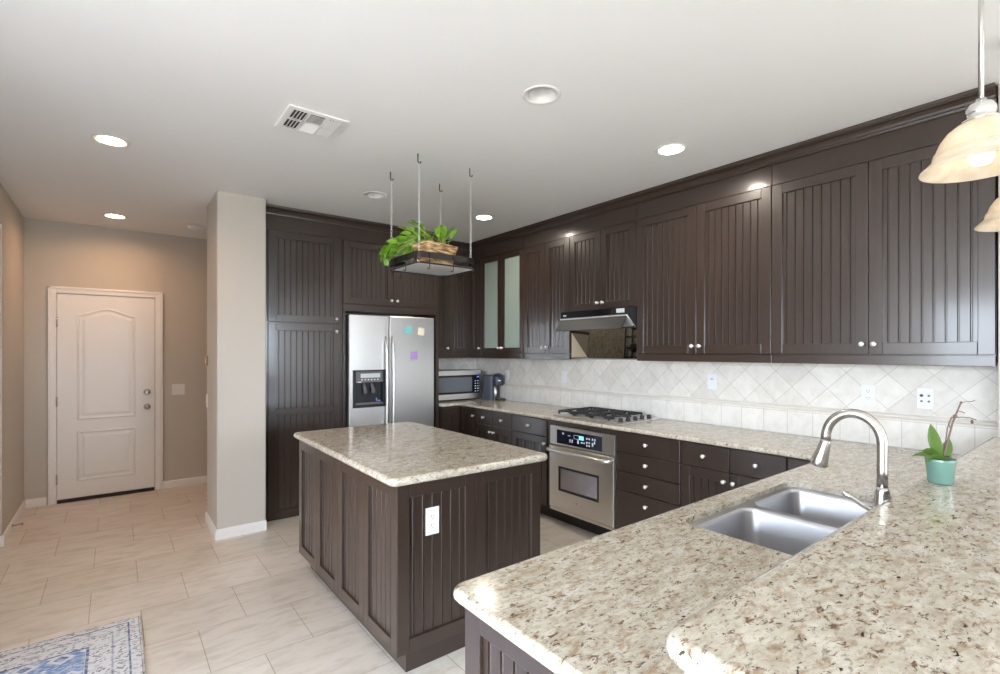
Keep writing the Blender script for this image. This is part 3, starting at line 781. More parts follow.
# ------------------------------------------------------------------ outlets and switches
def duplex(name, label, cat, fr, a, z, kind='outlet', w=0.072, h=0.118, d=0.0):
    p = fr.pt(a, z, d); t = thing(name, label, cat, p, 'wall plates')
    b = MB(); fr.box(b, a-w/2, a+w/2, z-h/2, z+h/2, d, d+0.006, 0.002); obj('cover_plate', b, M['plate'], t)
    if kind == 'outlet':
        for s in (-1, 1):
            b = MB(); fr.box(b, a-0.016, a+0.016, z+s*0.021-0.014, z+s*0.021+0.014, d+0.005, d+0.008, 0.003)
            o = obj('socket', b, M['plate'], t)
            b = MB()
            for q in (-0.006, 0.006): fr.box(b, a+q-0.0012, a+q+0.0012, z+s*0.021-0.002, z+s*0.021+0.007, d+0.0079, d+0.0085)
            fr.box(b, a-0.002, a+0.002, z+s*0.021-0.010, z+s*0.021-0.006, d+0.0079, d+0.0085); obj('slots', b, M['slot'], o)
    elif kind == 'rocker':
        n = 2 if w > 0.1 else 1
        for k in range(n):
            c = a + (k-(n-1)/2)*0.046
            b = MB(); fr.box(b, c-0.0165, c+0.0165, z-0.033, z+0.033, d+0.005, d+0.010, 0.002); obj('rocker', b, M['plate'], t)
    elif kind == 'decor':
        b = MB(); fr.box(b, a-0.0165, a+0.0165, z-0.033, z+0.033, d+0.005, d+0.009, 0.002); o = obj('insert', b, M['plate'], t)
        b = MB(); fr.box(b, a-0.012, a+0.012, z+0.018, z+0.023, d+0.0088, d+0.0095); obj('slots', b, M['slot'], o)
    elif kind == 'jacks':
        for i, (q, r) in enumerate(((-0.016, 0.016), (0.016, 0.016), (-0.016, -0.016), (0.016, -0.016))):
            b = MB(); s = 0.0085 if i == 0 else 0.006; c = fr.pt(a-q, z+r, d+0.005)
            b.lathe([(s, 0), (s, 0.004), (s*0.6, 0.0045), (0, 0.0046)], c, fr.k, 12)
            obj('jack', b, M['slot'] if i == 0 else M['grey'], t)
    return t
SF = Fr('-X', 3.6095)
duplex('power_outlet', 'white outlet on the backsplash right of the faucet arch', 'outlet', SF, 0.996, 1.212, 'outlet')
duplex('jack_plate', 'white plate with four jacks on the backsplash above the orchid', 'jack plate', SF, 0.728, 1.208, 'jacks', 0.075, 0.118)
duplex('power_outlet', 'white switch-style plate on the backsplash right of the cooktop', 'outlet', SF, 1.99, 1.243, 'decor')
duplex('power_outlet', 'white plate on the backsplash just left of the range hood, above the cooktop', 'outlet', SF, 3.572, 1.215, 'rocker')
duplex('power_outlet', 'white outlet on the backsplash behind the coffee machine', 'outlet', SF, 4.50, 1.20, 'outlet')
duplex('power_outlet', 'white outlet on the dark end panel of the island', 'outlet', Fr('-Y', 2.0265), 1.173, 0.680, 'outlet', 0.072, 0.128)
duplex('light_switch', 'white double rocker switch on the hall wall right of the door', 'switch', Fr('-Y', DY-0.0005), 0.546, 1.062, 'rocker', 0.118, 0.118)
PL = Fr('-X', 0.6315)
duplex('light_switch', 'white switch on the side of the pillar below the brass button', 'switch', PL, 4.93, 1.05, 'rocker', 0.06, 0.115)
t = thing('doorbell_button', 'small brass doorbell-like button on the side of the pillar', 'button', PL.pt(4.93, 1.396, 0))
b = MB(); PL.box(b, 4.905, 4.955, 1.352, 1.440, 0, 0.012, 0.003); obj('brass_frame', b, M['brass'], t)
b = MB(); PL.box(b, 4.918, 4.942, 1.372, 1.420, 0.011, 0.017, 0.003); obj('push_plate', b, M['note_cream'], t, 'cream push plate')
# door stop
b = MB(); p = Vector((LX+0.0135, 5.62, 0.055))
b.lathe([(0.014, 0), (0.014, 0.004), (0.006, 0.006), (0.006, 0.050), (0.010, 0.052), (0.010, 0.066), (0.0, 0.068)], p, 'X', 12)
setp(obj('door_stop', b, M['nickel']), 'short metal door stop on the left hall baseboard', 'door stop')

# ------------------------------------------------------------------ refrigerator
t = thing('refrigerator', 'stainless side-by-side refrigerator between the pantry and the corner', 'refrigerator', (2.2, 4.86, 0))
b = MB(); b.box(1.745, 2.665, 4.625, 5.09, 0.03, 1.80, 0.004); obj('body', b, M['grey'], t)
b = MB(); b.box(1.755, 2.66, 4.60, 4.624, 0.03, 0.10, 0.003); obj('bottom_grille', b, M['black'], t)
b = MB(); b.box(1.75, 2.662, 4.628, 4.70, 1.8005, 1.828, 0.003); obj('hinge_cover', b, M['black'], t)
fx0, fx1, fz0, fz1 = 1.744, 2.148, 0.11, 1.828
hx0, hx1, hz0, hz1 = 1.778, 2.112, 0.935, 1.297
b = MB(); Y0, Y1 = 4.556, 4.623
O0 = rrect(fx0, fx1, fz0, fz1, 0.006, 2); 
outf = [(fx0, fz0), (fx1, fz0), (fx1, fz1), (fx0, fz1)]; inn = [(hx0, hz0), (hx1, hz0), (hx1, hz1), (hx0, hz1)]
def R4(pts, y): return b.ring([(x, y, z) for x, z in pts])
e = 0.006
r_b = R4(outf, Y1); r_s = R4(outf, Y0+e); r_f = R4([(fx0+e, fz0+e), (fx1-e, fz0+e), (fx1-e, fz1-e), (fx0+e, fz1-e)], Y0)
i_f = R4(inn, Y0); i_b = R4(inn, Y1-0.008)
b.bridge(r_b, r_s); b.bridge(r_s, r_f); b.bridge(r_f, i_f); b.bridge(i_f, i_b); b.cap(i_b); b.cap(r_b)
fd = obj('freezer_door', b, M['steel'], t)
b = MB(); b.box(2.156, 2.664, Y0, Y1, fz0, fz1, 0.006); rd = obj('refrigerator_door', b, M['steel'], t)
b = MB(); b.box(2.1485, 2.1555, 4.575, 4.6245, 0.12, 1.82); obj('gasket', b, M['black'], t)  # black filler standing in for the shade in the gap between the doors
for part, x in ((fd, 2.108), (rd, 2.178)):
    b = MB(); pts = []
    for k in range(17):
        u = k/16; z = 0.44 + 1.18*u
        out = (0.036+0.012*math.sin(PI*u))*min(1, math.sin(PI*u)*5)**0.6 if 0 < u < 1 else 0.0
        pts.append((x, Y0-0.002-out, z))
    b.tube(pts, 0.0125, 12); obj('handle', b, M['steel'], part)
# ice and water dispenser, set into the freezer door
b = MB()
b.box(hx0, hx0+0.028, Y0-0.006, Y0+0.05, hz0, hz1, 0.003); b.box(hx1-0.028, hx1, Y0-0.006, Y0+0.05, hz0, hz1, 0.003)
b.box(hx0+0.028, hx1-0.028, Y0-0.006, Y0+0.05, hz0, hz0+0.03, 0.003); b.box(hx0+0.028, hx1-0.028, Y0-0.006, Y0+0.05, 1.285, hz1, 0.003)
b.box(hx0+0.005, hx1-0.005, Y0+0.045, Y0+0.056, hz0+0.005, hz1-0.005)
dp = obj('dispenser', b, M['black'], t)
b = MB(); b.box(hx0+0.03, hx1-0.03, Y0-0.008, Y0+0.03, 1.175, 1.283, 0.004); obj('control_face', b, M['grey'], dp)
b = MB(); b.box(hx0+0.075, hx1-0.06, Y0-0.010, Y0-0.0075, 1.222, 1.262, 0.001); obj('display', b, M['lcd'], dp, 'pale display window')
b = MB()
for k in range(6): b.box(hx0+0.082+k*0.032, hx0+0.096+k*0.032, Y0-0.0095, Y0-0.0075, 1.198, 1.209, 0.001)
b.box(hx0+0.045, hx0+0.085, Y0-0.0095, Y0-0.0075, 1.178, 1.185); obj('buttons', b, M['print'], dp, 'row of pale button marks')
for x in (1.905, 1.985):
    b = MB(); b.tube([(x-0.008, Y0+0.03, 1.17), (x-0.004, Y0+0.014, 1.13), (x+0.004, Y0+0.008, 1.09)], [0.012, 0.016, 0.022], 10)
    b.ball((x+0.004, Y0+0.010, 1.083), 0.024, 12, (1, 0.6, 0.8)); obj('paddle', b, M['grey'], dp)
b = MB(); b.box(hx0+0.03, hx1-0.03, Y0-0.012, Y0+0.045, hz0+0.028, hz0+0.044, 0.003)
for k in range(9): b.box(hx0+0.04, hx1-0.04, Y0-0.008+k*0.005, Y0-0.0055+k*0.005, hz0+0.044, hz0+0.047)
obj('drip_tray', b, M['grey'], dp)
b = MB(); b.box(2.03, 2.075, Y0+0.038, Y0+0.0445, 0.985, 0.997); b.box(2.03, 2.042, Y0+0.038, Y0+0.0445, 0.985, 1.02)
obj('tag', b, mat('blue_tag', (0.25, 0.30, 0.75), 0.5), dp, 'small blue tag')
def note(label, x, z, w, h, rot, m):
    b = MB(); b.obox((x, Y0-0.0022, z), (w, 0.002, h), Matrix.Rotation(rot, 3, 'Y'), 0.0004)
    setp(obj('paper_note', b, m), label, 'note', 'notes on the refrigerator door')
note('teal paper note on the refrigerator door', 2.36, 1.695, 0.078, 0.072, 0.32, M['note_teal'])
note('cream paper note on the refrigerator door, right of the teal one', 2.507, 1.68, 0.072, 0.078, 0.18, M['note_cream'])
note('purple note lowest on the refrigerator door', 2.427, 1.435, 0.074, 0.082, -0.08, M['note_purple'])

# ------------------------------------------------------------------ range hood, black panel
t = thing('range_hood', 'black under-cabinet range hood with a tilted visor above the cooktop', 'range hood', (3.4, 2.836, 1.64))
hy0, hy1 = 2.467, 3.2055
b = MB(); b.prism([(3.60, 1.833), (3.20, 1.833), (3.20, 1.765), (3.315, 1.668), (3.60, 1.668)], 'Y', hy0, hy1); obj('body', b, M['black'], t)
b = MB(); b.box(3.190, 3.1995, hy0+0.06, hy1-0.004, 1.772, 1.828, 0.002); cp = obj('control_strip', b, M['gloss'], t)
b = MB(); b.box(3.187, 3.1899, 2.49, 2.57, 1.785, 1.818, 0.001)
for k in range(3): b.box(3.186, 3.188, 2.50+k*0.022, 2.512+k*0.022, 1.795, 1.81)
obj('switch_plate', b, M['lcd'], cp, 'pale switch plate at the right end')
b = MB(); b.box(3.188, 3.1899, 3.13, 3.165, 1.79, 1.797); obj('emblem', b, M['print'], cp)
b = MB(); b.box(3.185, 3.2, hy0, hy1, 1.757, 1.768, 0.003)
b.tube([(3.195, hy0+0.004, 1.762), (3.305, hy0+0.004, 1.672)], 0.005, 6); obj('lip', b, M['wire'], t, 'bright metal edging')
rot = Matrix.Rotation(math.radians(39), 3, 'Y')
b = MB(); b.prism([(3.186, 1.756), (3.192, 1.753), (3.124, 1.653), (3.118, 1.657)], 'Y', hy0-0.0, hy1+0.0); obj('visor', b, M['iron'], t)
b = MB()
for k in range(4):
    x = 3.205 + k*0.02; z = 1.752-k*0.0164
    b.box(x, x+0.006, hy0+0.002, hy1-0.01, z-0.026, z-0.004)
obj('filter_slats', b, M['wire'], t)
b = MB(); b.prism([(3.318, 1.6675), (3.556, 1.414), (3.598, 1.408), (3.598, 1.6675)], 'Y', hy0, hy1)
obj('underside_panel', b, M['mirror'], t, 'glossy black sloping panel mirroring the granite below')

# ------------------------------------------------------------------ oven
t = thing('wall_oven', 'stainless built-in oven under the cooktop', 'oven', (3.28, 2.766, 0.115))
oy0, oy1 = 2.4155, 3.116
b = MB(); b.box(3.0, 3.575, oy0+0.01, oy1-0.01, 0.116, 0.838); obj('body', b, M['grey'], t)
b = MB(); b.box(2.975, 3.0, oy0, oy1, 0.682, 0.840, 0.003); o = obj('control_panel', b, M['steel_h'], t)
b = MB(); b.box(2.9725, 2.976, 2.535, 3.03, 0.697, 0.812, 0.001); pn = obj('control_glass', b, M['panel_blue'], o)
b = MB(); b.box(2.9715, 2.9726, 2.725, 2.775, 0.757, 0.789); obj('clock_display', b, M['glow'], o, 'lit turquoise clock digits')
b = MB()
b.box(2.9715, 2.9726, 2.775, 2.83, 0.757, 0.760); b.box(2.9715, 2.9726, 2.775, 2.83, 0.786, 0.789); b.box(2.9715, 2.9726, 2.828, 2.831, 0.757, 0.789)
obj('clock_frame', b, M['print'], o)
for y, z, w, h in ((2.955, 0.785, 0.018, 0.014), (2.885, 0.775, 0.028, 0.006), (2.875, 0.735, 0.014, 0.026), (2.85, 0.735, 0.014, 0.026), (2.785, 0.738, 0.016, 0.03), (2.745, 0.737, 0.02, 0.012), (2.72, 0.737, 0.012, 0.012),
                   (2.69, 0.778, 0.014, 0.014), (2.665, 0.778, 0.014, 0.014), (2.69, 0.745, 0.014, 0.014), (2.665, 0.745, 0.014, 0.014), (2.69, 0.722, 0.014, 0.014), (2.665, 0.722, 0.014, 0.014), (2.63, 0.778, 0.012, 0.016), (2.605, 0.778, 0.012, 0.016), (2.63, 0.737, 0.016, 0.028), (2.61, 0.755, 0.012, 0.022)):
    b = MB(); b.box(2.9718, 2.9726, y-w/2, y+w/2, z-h/2, z+h/2); obj('key_mark', b, M['print'], o)
b = MB()
xo, xi = 2.966, 3.0; q0, q1, w0, w1 = 2.565, 3.0, 0.302, 0.502
outp = [(oy0, 0.145), (oy1, 0.145), (oy1, 0.672), (oy0, 0.672)]; inp = [(q0, w0), (q1, w0), (q1, w1), (q0, w1)]
A = b.ring([(xi, y, z) for y, z in outp]); B = b.ring([(xo+0.004, y, z) for y, z in outp]); Cc = b.ring([(xo, y, z) for y, z in offset_poly(outp, [0.004]*4)])
D_ = b.ring([(xo, y, z) for y, z in inp]); E_ = b.ring([(xi, y, z) for y, z in inp])
b.bridge(A, B); b.bridge(B, Cc); b.bridge(Cc, D_); b.bridge(D_, E_); b.bridge(E_, A)
od = obj('oven_door', b, M['steel_h'], t)
b = MB()
b.box(2.9645, 2.972, q0-0.004, q1+0.004, w0-0.004, w0+0.014, 0.001); b.box(2.9645, 2.972, q0-0.004, q1+0.004, w1-0.014, w1+0.004, 0.001)
b.box(2.9645, 2.972, q0-0.004, q0+0.014, w0+0.014, w1-0.014, 0.001); b.box(2.9645, 2.972, q1-0.014, q1+0.004, w0+0.014, w1-0.014, 0.001); obj('window_frame', b, M['black'], od)
b = MB(); b.box(2.973, 2.978, q0+0.006, q1-0.006, w0+0.006, w1-0.006); obj('window_glass', b, mat('oven_glass', (0.30, 0.27, 0.29), 0.06, spec=0.9, coat=0.8), od)
b = MB(); yy0, yy1 = oy0+0.015, oy1-0.008
b.tube([(2.972, yy0, 0.640), (2.930, yy0+0.012, 0.640), (2.918, yy0+0.06, 0.640), (2.912, (yy0+yy1)/2, 0.640), (2.918, yy1-0.06, 0.640), (2.930, yy1-0.012, 0.640), (2.972, yy1, 0.640)], 0.0155, 12)
obj('handle', b, M['steel'], od)
b = MB(); b.tube([(2.9652, 2.786+0.034*math.cos(a*PI/10), 0.239+0.012*math.sin(a*PI/10)) for a in range(20)], 0.0022, 6, closed=True)
b.box(2.9648, 2.966, 2.768, 2.800, 0.236, 0.242, 0.0005); b.box(2.9648, 2.966, 2.79, 2.808, 0.229, 0.234, 0.0005); obj('emblem', b, M['chrome'], od, 'small bright oval emblem')
b = MB(); b.box(2.975, 3.0, oy0, oy1, 0.116, 0.141, 0.002); obj('vent_strip', b, M['steel_h'], t)

# ------------------------------------------------------------------ cooktop
t = thing('gas_cooktop', 'stainless gas cooktop with black grates set in the granite worktop', 'cooktop', (3.31, 2.80, 0.914))
cx0, cx1, cy0, cy1 = 3.065, 3.57, 2.415, 3.185
b = MB(); b.box(cx0, cx1, cy0, cy1, 0.9142, 0.921, 0.003); b.box(cx0+0.03, cx1-0.03, cy0+0.15, cy1-0.03, 0.9205, 0.924, 0.002); obj('tray', b, M['steel'], t)
W3 = (cy1-cy0-0.19)/3
for k in range(3):
    g0 = cy0+0.155+k*W3; g1 = g0+W3-0.008; b = MB(); x0, x1 = cx0+0.035, cx1-0.035; zt = 0.957; w = 0.013
    for x in (x0, x1-w): b.box(x, x+w, g0, g1, zt-0.013, zt, 0.002)
    for y in (g0, g1-w): b.box(x0+w, x1-w, y, y+w, zt-0.013, zt, 0.002)
    xm = (x0+x1)/2; ym = (g0+g1)/2
    b.box(xm-w/2, xm+w/2, g0+w, g1-w, zt-0.013, zt, 0.002)
    for x in ((x0+xm)/2, (x1+xm)/2):
        for y0, y1 in ((g0+w, ym-0.03), (ym+0.03, g1-w)): b.box(x-w/2, x+w/2, y0, y1, zt-0.012, zt+0.003, 0.002)
    for xa, xb in ((x0+w, x0+0.075), (xm-0.06, xm-w/2), (xm+w/2, xm+0.06), (x1-0.075, x1-w)): b.box(xa, xb, ym-w/2, ym+w/2, zt-0.012, zt+0.003, 0.002)
    for x in (x0, x1-w):
        for y in (g0, g1-w): b.box(x, x+w, y, y+w, 0.9238, zt-0.013)
    obj('grate', b, M['iron'], t)
    for x in ((x0+xm)/2, (x1+xm)/2):
        b = MB(); b.lathe([(0.046, 0.0), (0.046, 0.006), (0.034, 0.010), (0.034, 0.018), (0.030, 0.021), (0, 0.0215)], (x, ym, 0.9238), 'Z', 20); obj('burner', b, M['iron'], t)
for k in range(5):
    b = MB(); b.lathe([(0.021, 0), (0.021, 0.004), (0.017, 0.006), (0.016, 0.026), (0.013, 0.029), (0, 0.0295)], (cx0+0.07+k*0.092, cy0+0.07, 0.921), 'Z', 16); obj('knob', b, M['black'], t)

# ------------------------------------------------------------------ microwave
t = thing('microwave', 'stainless microwave on the worktop beside the refrigerator surround', 'microwave', (3.1, 4.93, 0.914))
mx0, mx1, my0, my1, mz0, mz1 = 2.80, 3.412, 4.745, 5.09, 0.930, 1.258
b = MB(); b.box(mx0, mx1, my0+0.03, my1, mz0, mz1, 0.006); obj('body', b, M['grey'], t)
b = MB(); b.box(mx0, mx1, my0+0.004, my0+0.0295, mz0, mz0+0.062, 0.003); b.box(mx0, mx1, my0+0.004, my0+0.0295, mz1-0.055, mz1, 0.003)
b.box(mx1-0.02, mx1, my0+0.004, my0+0.0295, mz0+0.062, mz1-0.055, 0.002); obj('front_frame', b, M['steel'], t)
b = MB(); b.box(mx0, mx1-0.105, my0+0.002, my0+0.0295, mz0+0.063, mz1-0.056, 0.002); o = obj('door', b, M['gloss'], t)
b = MB(); b.box(mx0+0.03, mx1-0.13, my0+0.0005, my0+0.003, mz0+0.085, mz1-0.078); obj('window', b, mat('microwave_window', (0.11, 0.125, 0.145), 0.12), o)
b = MB(); b.box(mx1-0.104, mx1-0.0205, my0+0.002, my0+0.0295, mz0+0.063, mz1-0.056, 0.002); o = obj('control_panel', b, M['panel_blue'], t)
b = MB()
for r in range(5):
    for c in range(2): b.box(mx1-0.09+c*0.035, mx1-0.074+c*0.035, my0+0.0003, my0+0.0025, mz0+0.08+r*0.03, mz0+0.090+r*0.03)
obj('buttons', b, M['print'], o)
b = MB(); b.box(mx1-0.06, mx1-0.03, my0+0.0003, my0+0.0025, mz1-0.085, mz1-0.07); obj('display', b, mat('blue_display', (0.05, 0.08, 0.5), 0.3, emit=(0.2, 0.35, 1.0), estr=0.8), o, 'blue lit display')
for x in (mx0+0.05, mx1-0.05):
    for y in (my0+0.07, my1-0.06):
        b = MB(); b.lathe([(0.014, 0), (0.012, 0.0155)], (x, y, 0.9143), 'Z', 12); obj('foot', b, M['black'], t)

# ------------------------------------------------------------------ coffee machine (built along +x, then turned)
t = thing('coffee_machine', 'dark navy capsule coffee machine on the corner of the worktop', 'coffee machine', (3.475, 4.575, 0.9143))
X, Y, Z = t.location
b = MB(); P = rrect(X-0.122, X+0.012, Y-0.068, Y+0.068, 0.03, 5)
r0 = b.ring([(x, y, Z) for x, y in P]); r1 = b.ring([(x, y, Z+0.283) for x, y in P]); r2 = b.ring([(x, y, Z+0.290) for x, y in offset_poly(P, [0.008]*len(P))])
b.bridge(r0, r1, True, False); b.bridge(r1, r2); b.cap(r0, True); b.cap(r2); obj('water_tank', b, M['navy'], t)
b = MB(); b.lathe([(0.05, 0.17), (0.064, 0.175), (0.066, 0.185), (0.066, 0.262), (0.060, 0.280), (0.045, 0.290), (0.0, 0.292)], (X+0.045, Y, Z), 'Z', 28)
b.box(X-0.02, X+0.03, Y-0.05, Y+0.05, Z+0.18, Z+0.262, 0.01); h = obj('brew_head', b, M['navy'], t)
b = MB(); b.tube([(X+0.045-0.05, Y, Z+0.296), (X+0.045+0.02, Y, Z+0.302), (X+0.108, Y, Z+0.275)], 0.010, 8); obj('lever', b, M['grey'], h)
b = MB(); b.box(X+0.072, X+0.102, Y-0.0675, Y-0.062, Z+0.222, Z+0.236, 0.001); obj('emblem', b, M['print'], h)
b = MB(); b.lathe([(0.022, 0.0), (0.022, 0.172)], (X+0.022, Y-0.02, Z), 'Z', 18); obj('column', b, M['steel'], t, 'silver column')
b = MB(); b.lathe([(0.062, 0.0), (0.064, 0.004), (0.064, 0.016), (0.058, 0.020), (0, 0.0205)], (X+0.07, Y, Z), 'Z', 26); obj('drip_tray', b, M['black'], t)
t.rotation_euler = (0, 0, math.radians(-57))
# thin cable lying on the worktop
b = MB(); b.tube([(3.55, 4.42, 0.918), (3.575, 4.33, 0.918), (3.57, 4.22, 0.918), (3.58, 4.12, 0.918), (3.595, 4.05, 0.922), (3.598, 4.04, 0.95)], 0.0035, 6)
setp(obj('white_cable', b, M['plate']), 'thin pale cable lying on the worktop right of the coffee machine', 'cord')

# ------------------------------------------------------------------ sink
t = thing('kitchen_sink', 'undermounted stainless sink with two bowls in the peninsula', 'sink', (1.9, 0.715, 0.62))
zs = 0.897
bowls = [(SX0+0.024, 1.868, SY0+0.02, SY1-0.022), (1.892, SX1-0.022, SY0+0.02, SY1-0.022)]
b = MB(); fo = rrect(SX0+0.0008, SX1-0.0008, SY0+0.0008, SY1-0.0008, 0.0495, 6)
hl = [rrect(*q, 0.055, 6) for q in bowls]
loops = [b.ring([(x, y, zs-0.002) for x, y in L]) for L in [fo]+hl]
es = [b.bm.edges.new((l[i], l[(i+1) % len(l)])) for l in loops for i in range(len(l))]
bmesh.ops.triangle_fill(b.bm, use_beauty=True, use_dissolve=False, edges=es); obj('rim', b, M['sink'], t)
for q, L in zip(bowls, hl):
    b = MB(); rs = []; n = len(L)
    for ins, z in ((-0.003, zs-0.0021), (0.002, zs-0.006), (0.006, zs-0.02), (0.016, zs-0.17), (0.022, zs-0.19), (0.036, zs-0.203), (0.055, zs-0.207)):
        rs.append(b.ring([(x, y, z) for x, y in offset_poly(L, [ins]*n)]))
    for a_, c_ in zip(rs, rs[1:]): b.bridge(a_, c_, True, True)
    b.cap(rs[-1]); o = obj('bowl', b, M['sink'], t)
    b = MB(); b.lathe([(0.045, 0), (0.043, 0.003), (0.03, 0.002), (0.028, -0.001), (0, -0.001)], ((q[0]+q[1])/2, (q[2]+q[3])/2, zs-0.206), 'Z', 24); obj('drain', b, M['chrome'], o)

# ------------------------------------------------------------------ faucet
FX, FY = 1.878, 0.482
t = thing('kitchen_faucet', 'brushed nickel gooseneck faucet with a pull-down spray head', 'faucet', (FX, FY, 0.914))
b = MB(); b.lathe([(0.031, 0), (0.031, 0.006), (0.029, 0.02), (0.025, 0.07), (0.0185, 0.125), (0.0165, 0.136), (0, 0.1365)], (FX, FY, 0.9142), 'Z', 28); obj('base', b, M['nickel'], t)
b = MB(); pts = [(FX, FY, 1.0498), (FX, FY, 1.10), (FX, FY, 1.15)]
for k in range(17):
    a = PI - PI*1.04*k/16; pts.append((FX, FY+0.0775+0.0775*math.cos(a), 1.185+0.0875*math.sin(a)))
b.tube(pts, 0.0146, 18); obj('spout', b, M['nickel'], t)
e = Vector(pts[-1]); tip = Vector((FX, 0.660, 1.088)); dv = tip-e
b = MB(); b.tube([e+Vector((0, -0.0005, 0.003)), e+dv*0.06, e+dv*0.35, e+dv*0.75, e+dv*0.94, tip], [0.0152, 0.0165, 0.019, 0.0245, 0.0265, 0.0245], 20)
o = obj('spray_head', b, M['nickel'], t)
b = MB(); b.tube([tip-dv*0.01, tip+dv*0.02], 0.020, 16); obj('nozzle', b, M['grey'], o)
b = MB(); b.tube([(FX, FY+0.02, 0.972), (FX-0.008, FY+0.05, 0.985), (FX-0.022, FY+0.078, 1.006), (FX-0.034, FY+0.098, 1.022)], [0.011, 0.0075, 0.007, 0.0062], 12); obj('lever', b, M['chrome'], t)

# ------------------------------------------------------------------ plants
def leaf(mb, base, d, side, L, W, droop=0.3, fold=0.25, tipp=1.0, n=7, heart=False):
    """a blade with a mid fold, drooping along its length"""
    d = Vector(d).normalized(); side = Vector(side); side = (side - d*side.dot(d)).normalized(); up = side.cross(d)
    if up.z < 0: up = -up
    rows = []; p = Vector(base); dd = d.copy(); step = L/n
    for k in range(n+1):
        u = k/n
        w = W*(math.sin(PI*min(1, u*0.94+0.06))**(0.75 if not heart else 0.6))*(1-0.35*u if heart else 1)
        if k == n: w = 0.0008
        rows.append([mb.bm.verts.new(p - side*w + up*w*fold), mb.bm.verts.new(p), mb.bm.verts.new(p + side*w + up*w*fold)])
        dd = (dd - Vector((0, 0, droop/n*(0.6+u)))).normalized(); up = side.cross(dd); up = up if up.z > 0 or True else -up
        if up.dot(Vector((0, 0, 1))) < 0: up = -up
        p = p + dd*step
    for a, b_ in zip(rows, rows[1:]):
        for i in (0, 1):
            f = mb.bm.faces.new((a[i], a[i+1], b_[i+1], b_[i])); f.smooth = True
OX, OY, OZ = 1.985, 0.365, 1.0702
t = thing('potted_orchid', 'orchid with no flowers in a teal pot on the bar top', 'plant', (OX, OY, OZ))
b = MB(); b.lathe([(0.024, 0.0), (0.029, 0.002), (0.0305, 0.006), (0.0365, 0.066), (0.0378, 0.074), (0.037, 0.076), (0.0345, 0.074), (0.032, 0.058), (0, 0.058)], (OX, OY, OZ), 'Z', 36); obj('pot', b, M['teal'], t)
b = MB(); b.lathe([(0.0315, 0.0585), (0.029, 0.065), (0.015, 0.068), (0, 0.069)], (OX, OY, OZ), 'Z', 20)
obj('potting_bark', b, M['soil'], t)
# camera-facing axes of the pot: r to the right in view, f away
rv = Vector((0.789, -0.614, 0)); fv = Vector((0.614, 0.789, 0)); zv = Vector((0, 0, 1)); pb = Vector((OX, OY, OZ+0.068))
b = MB()
def ol(r, f, z, s_r, s_f, s_z, L, W, droop): leaf(b, pb + rv*0.004, rv*r+fv*f+zv*z, rv*s_r+fv*s_f+zv*s_z, L, W, droop, 0.22)
ol(-0.28, 0.1, 0.95, 0.9, -0.35, 0.25, 0.115, 0.0165, -0.45)
def arc_leaf(path, W, f0, tilt):
    P = [pb + rv*r + zv*z + fv*f0 for r, z in path]; n = len(P); rows = []
    for k, p in enumerate(P):
        t_ = (P[min(n-1, k+1)]-P[max(0, k-1)]).normalized(); nn = fv.cross(t_)
        if nn.z < 0 or (abs(nn.z) < 0.3 and nn.dot(rv) > 0): nn = -nn
        sd = (nn*0.85 - fv*tilt).normalized(); w = W*math.sin(PI*min(1, (k/(n-1))*0.93+0.07))**0.7 if k < n-1 else 0.0006
        rows.append([b.bm.verts.new(p - sd*w), b.bm.verts.new(p - fv*0.002), b.bm.verts.new(p + sd*w)])
    for a_, c_ in zip(rows, rows[1:]):
        for q in (0, 1):
            f_ = b.bm.faces.new((a_[q], a_[q+1], c_[q+1], c_[q])); f_.smooth = True
arc_leaf([(0.0, 0.004), (-0.012, 0.012), (-0.024, 0.0165), (-0.036, 0.016), (-0.046, 0.010), (-0.053, 0.001), (-0.057, -0.010)], 0.0125, -0.014, 0.5)
arc_leaf([(-0.002, 0.008), (-0.014, 0.022), (-0.028, 0.030), (-0.042, 0.032), (-0.054, 0.030)], 0.0105, 0.004, 0.5)
ol(-0.85, 0.45, 0.75, 0.2, 0.5, 0.75, 0.078, 0.0125, 1.2)
ol(0.55, 0.25, 0.80, 0.8, -0.35, -0.35, 0.078, 0.0155, -0.1)
ol(0.1, -0.6, 0.6, 0.9, 0.1, 0.0, 0.035, 0.011, 0.4)
obj('leaves', b, M['orchid'], t)
def rel(r, f, z): return pb + rv*(r*1.3-0.002) + fv*f + zv*z
b = MB()
b.tube([rel(0.006, 0, -0.002), rel(0.012, 0, 0.03), rel(0.022, 0, 0.075), rel(0.030, 0, 0.115), rel(0.036, 0, 0.135), rel(0.044, 0, 0.16), rel(0.05, 0, 0.178)], [0.0036, 0.003, 0.0026, 0.0024, 0.003, 0.002, 0.0022], 7)
b.tube([rel(0.010, 0.004, 0.0), rel(0.018, 0.006, 0.06), rel(0.022, 0.006, 0.10), rel(0.031, 0.004, 0.134)], 0.0017, 6)
b.tube([rel(0.026, 0, 0.095), rel(0.018, -0.004, 0.115), rel(0.022, -0.004, 0.128), rel(0.034, 0, 0.134)], 0.0013, 5)
b.tube([rel(0.034, 0, 0.132), rel(0.05, -0.004, 0.134), rel(0.066, -0.008, 0.132), rel(0.078, -0.01, 0.126)], 0.0015, 5)
b.tube([rel(0.042, 0, 0.152), rel(0.05, -0.003, 0.15), rel(0.056, -0.004, 0.146)], 0.0013, 5)
b.tube([rel(0.05, 0, 0.176), rel(0.06, -0.004, 0.182), rel(0.07, -0.006, 0.181), rel(0.078, -0.007, 0.186)], 0.001, 5)
b.ball(rel(0.036, 0, 0.136), 0.006, 8); b.ball(rel(0.050, 0, 0.178), 0.0035, 8)
b.ball(rel(0.070, -0.008, 0.120), 0.005, 8, (0.8, 0.8, 1.3))
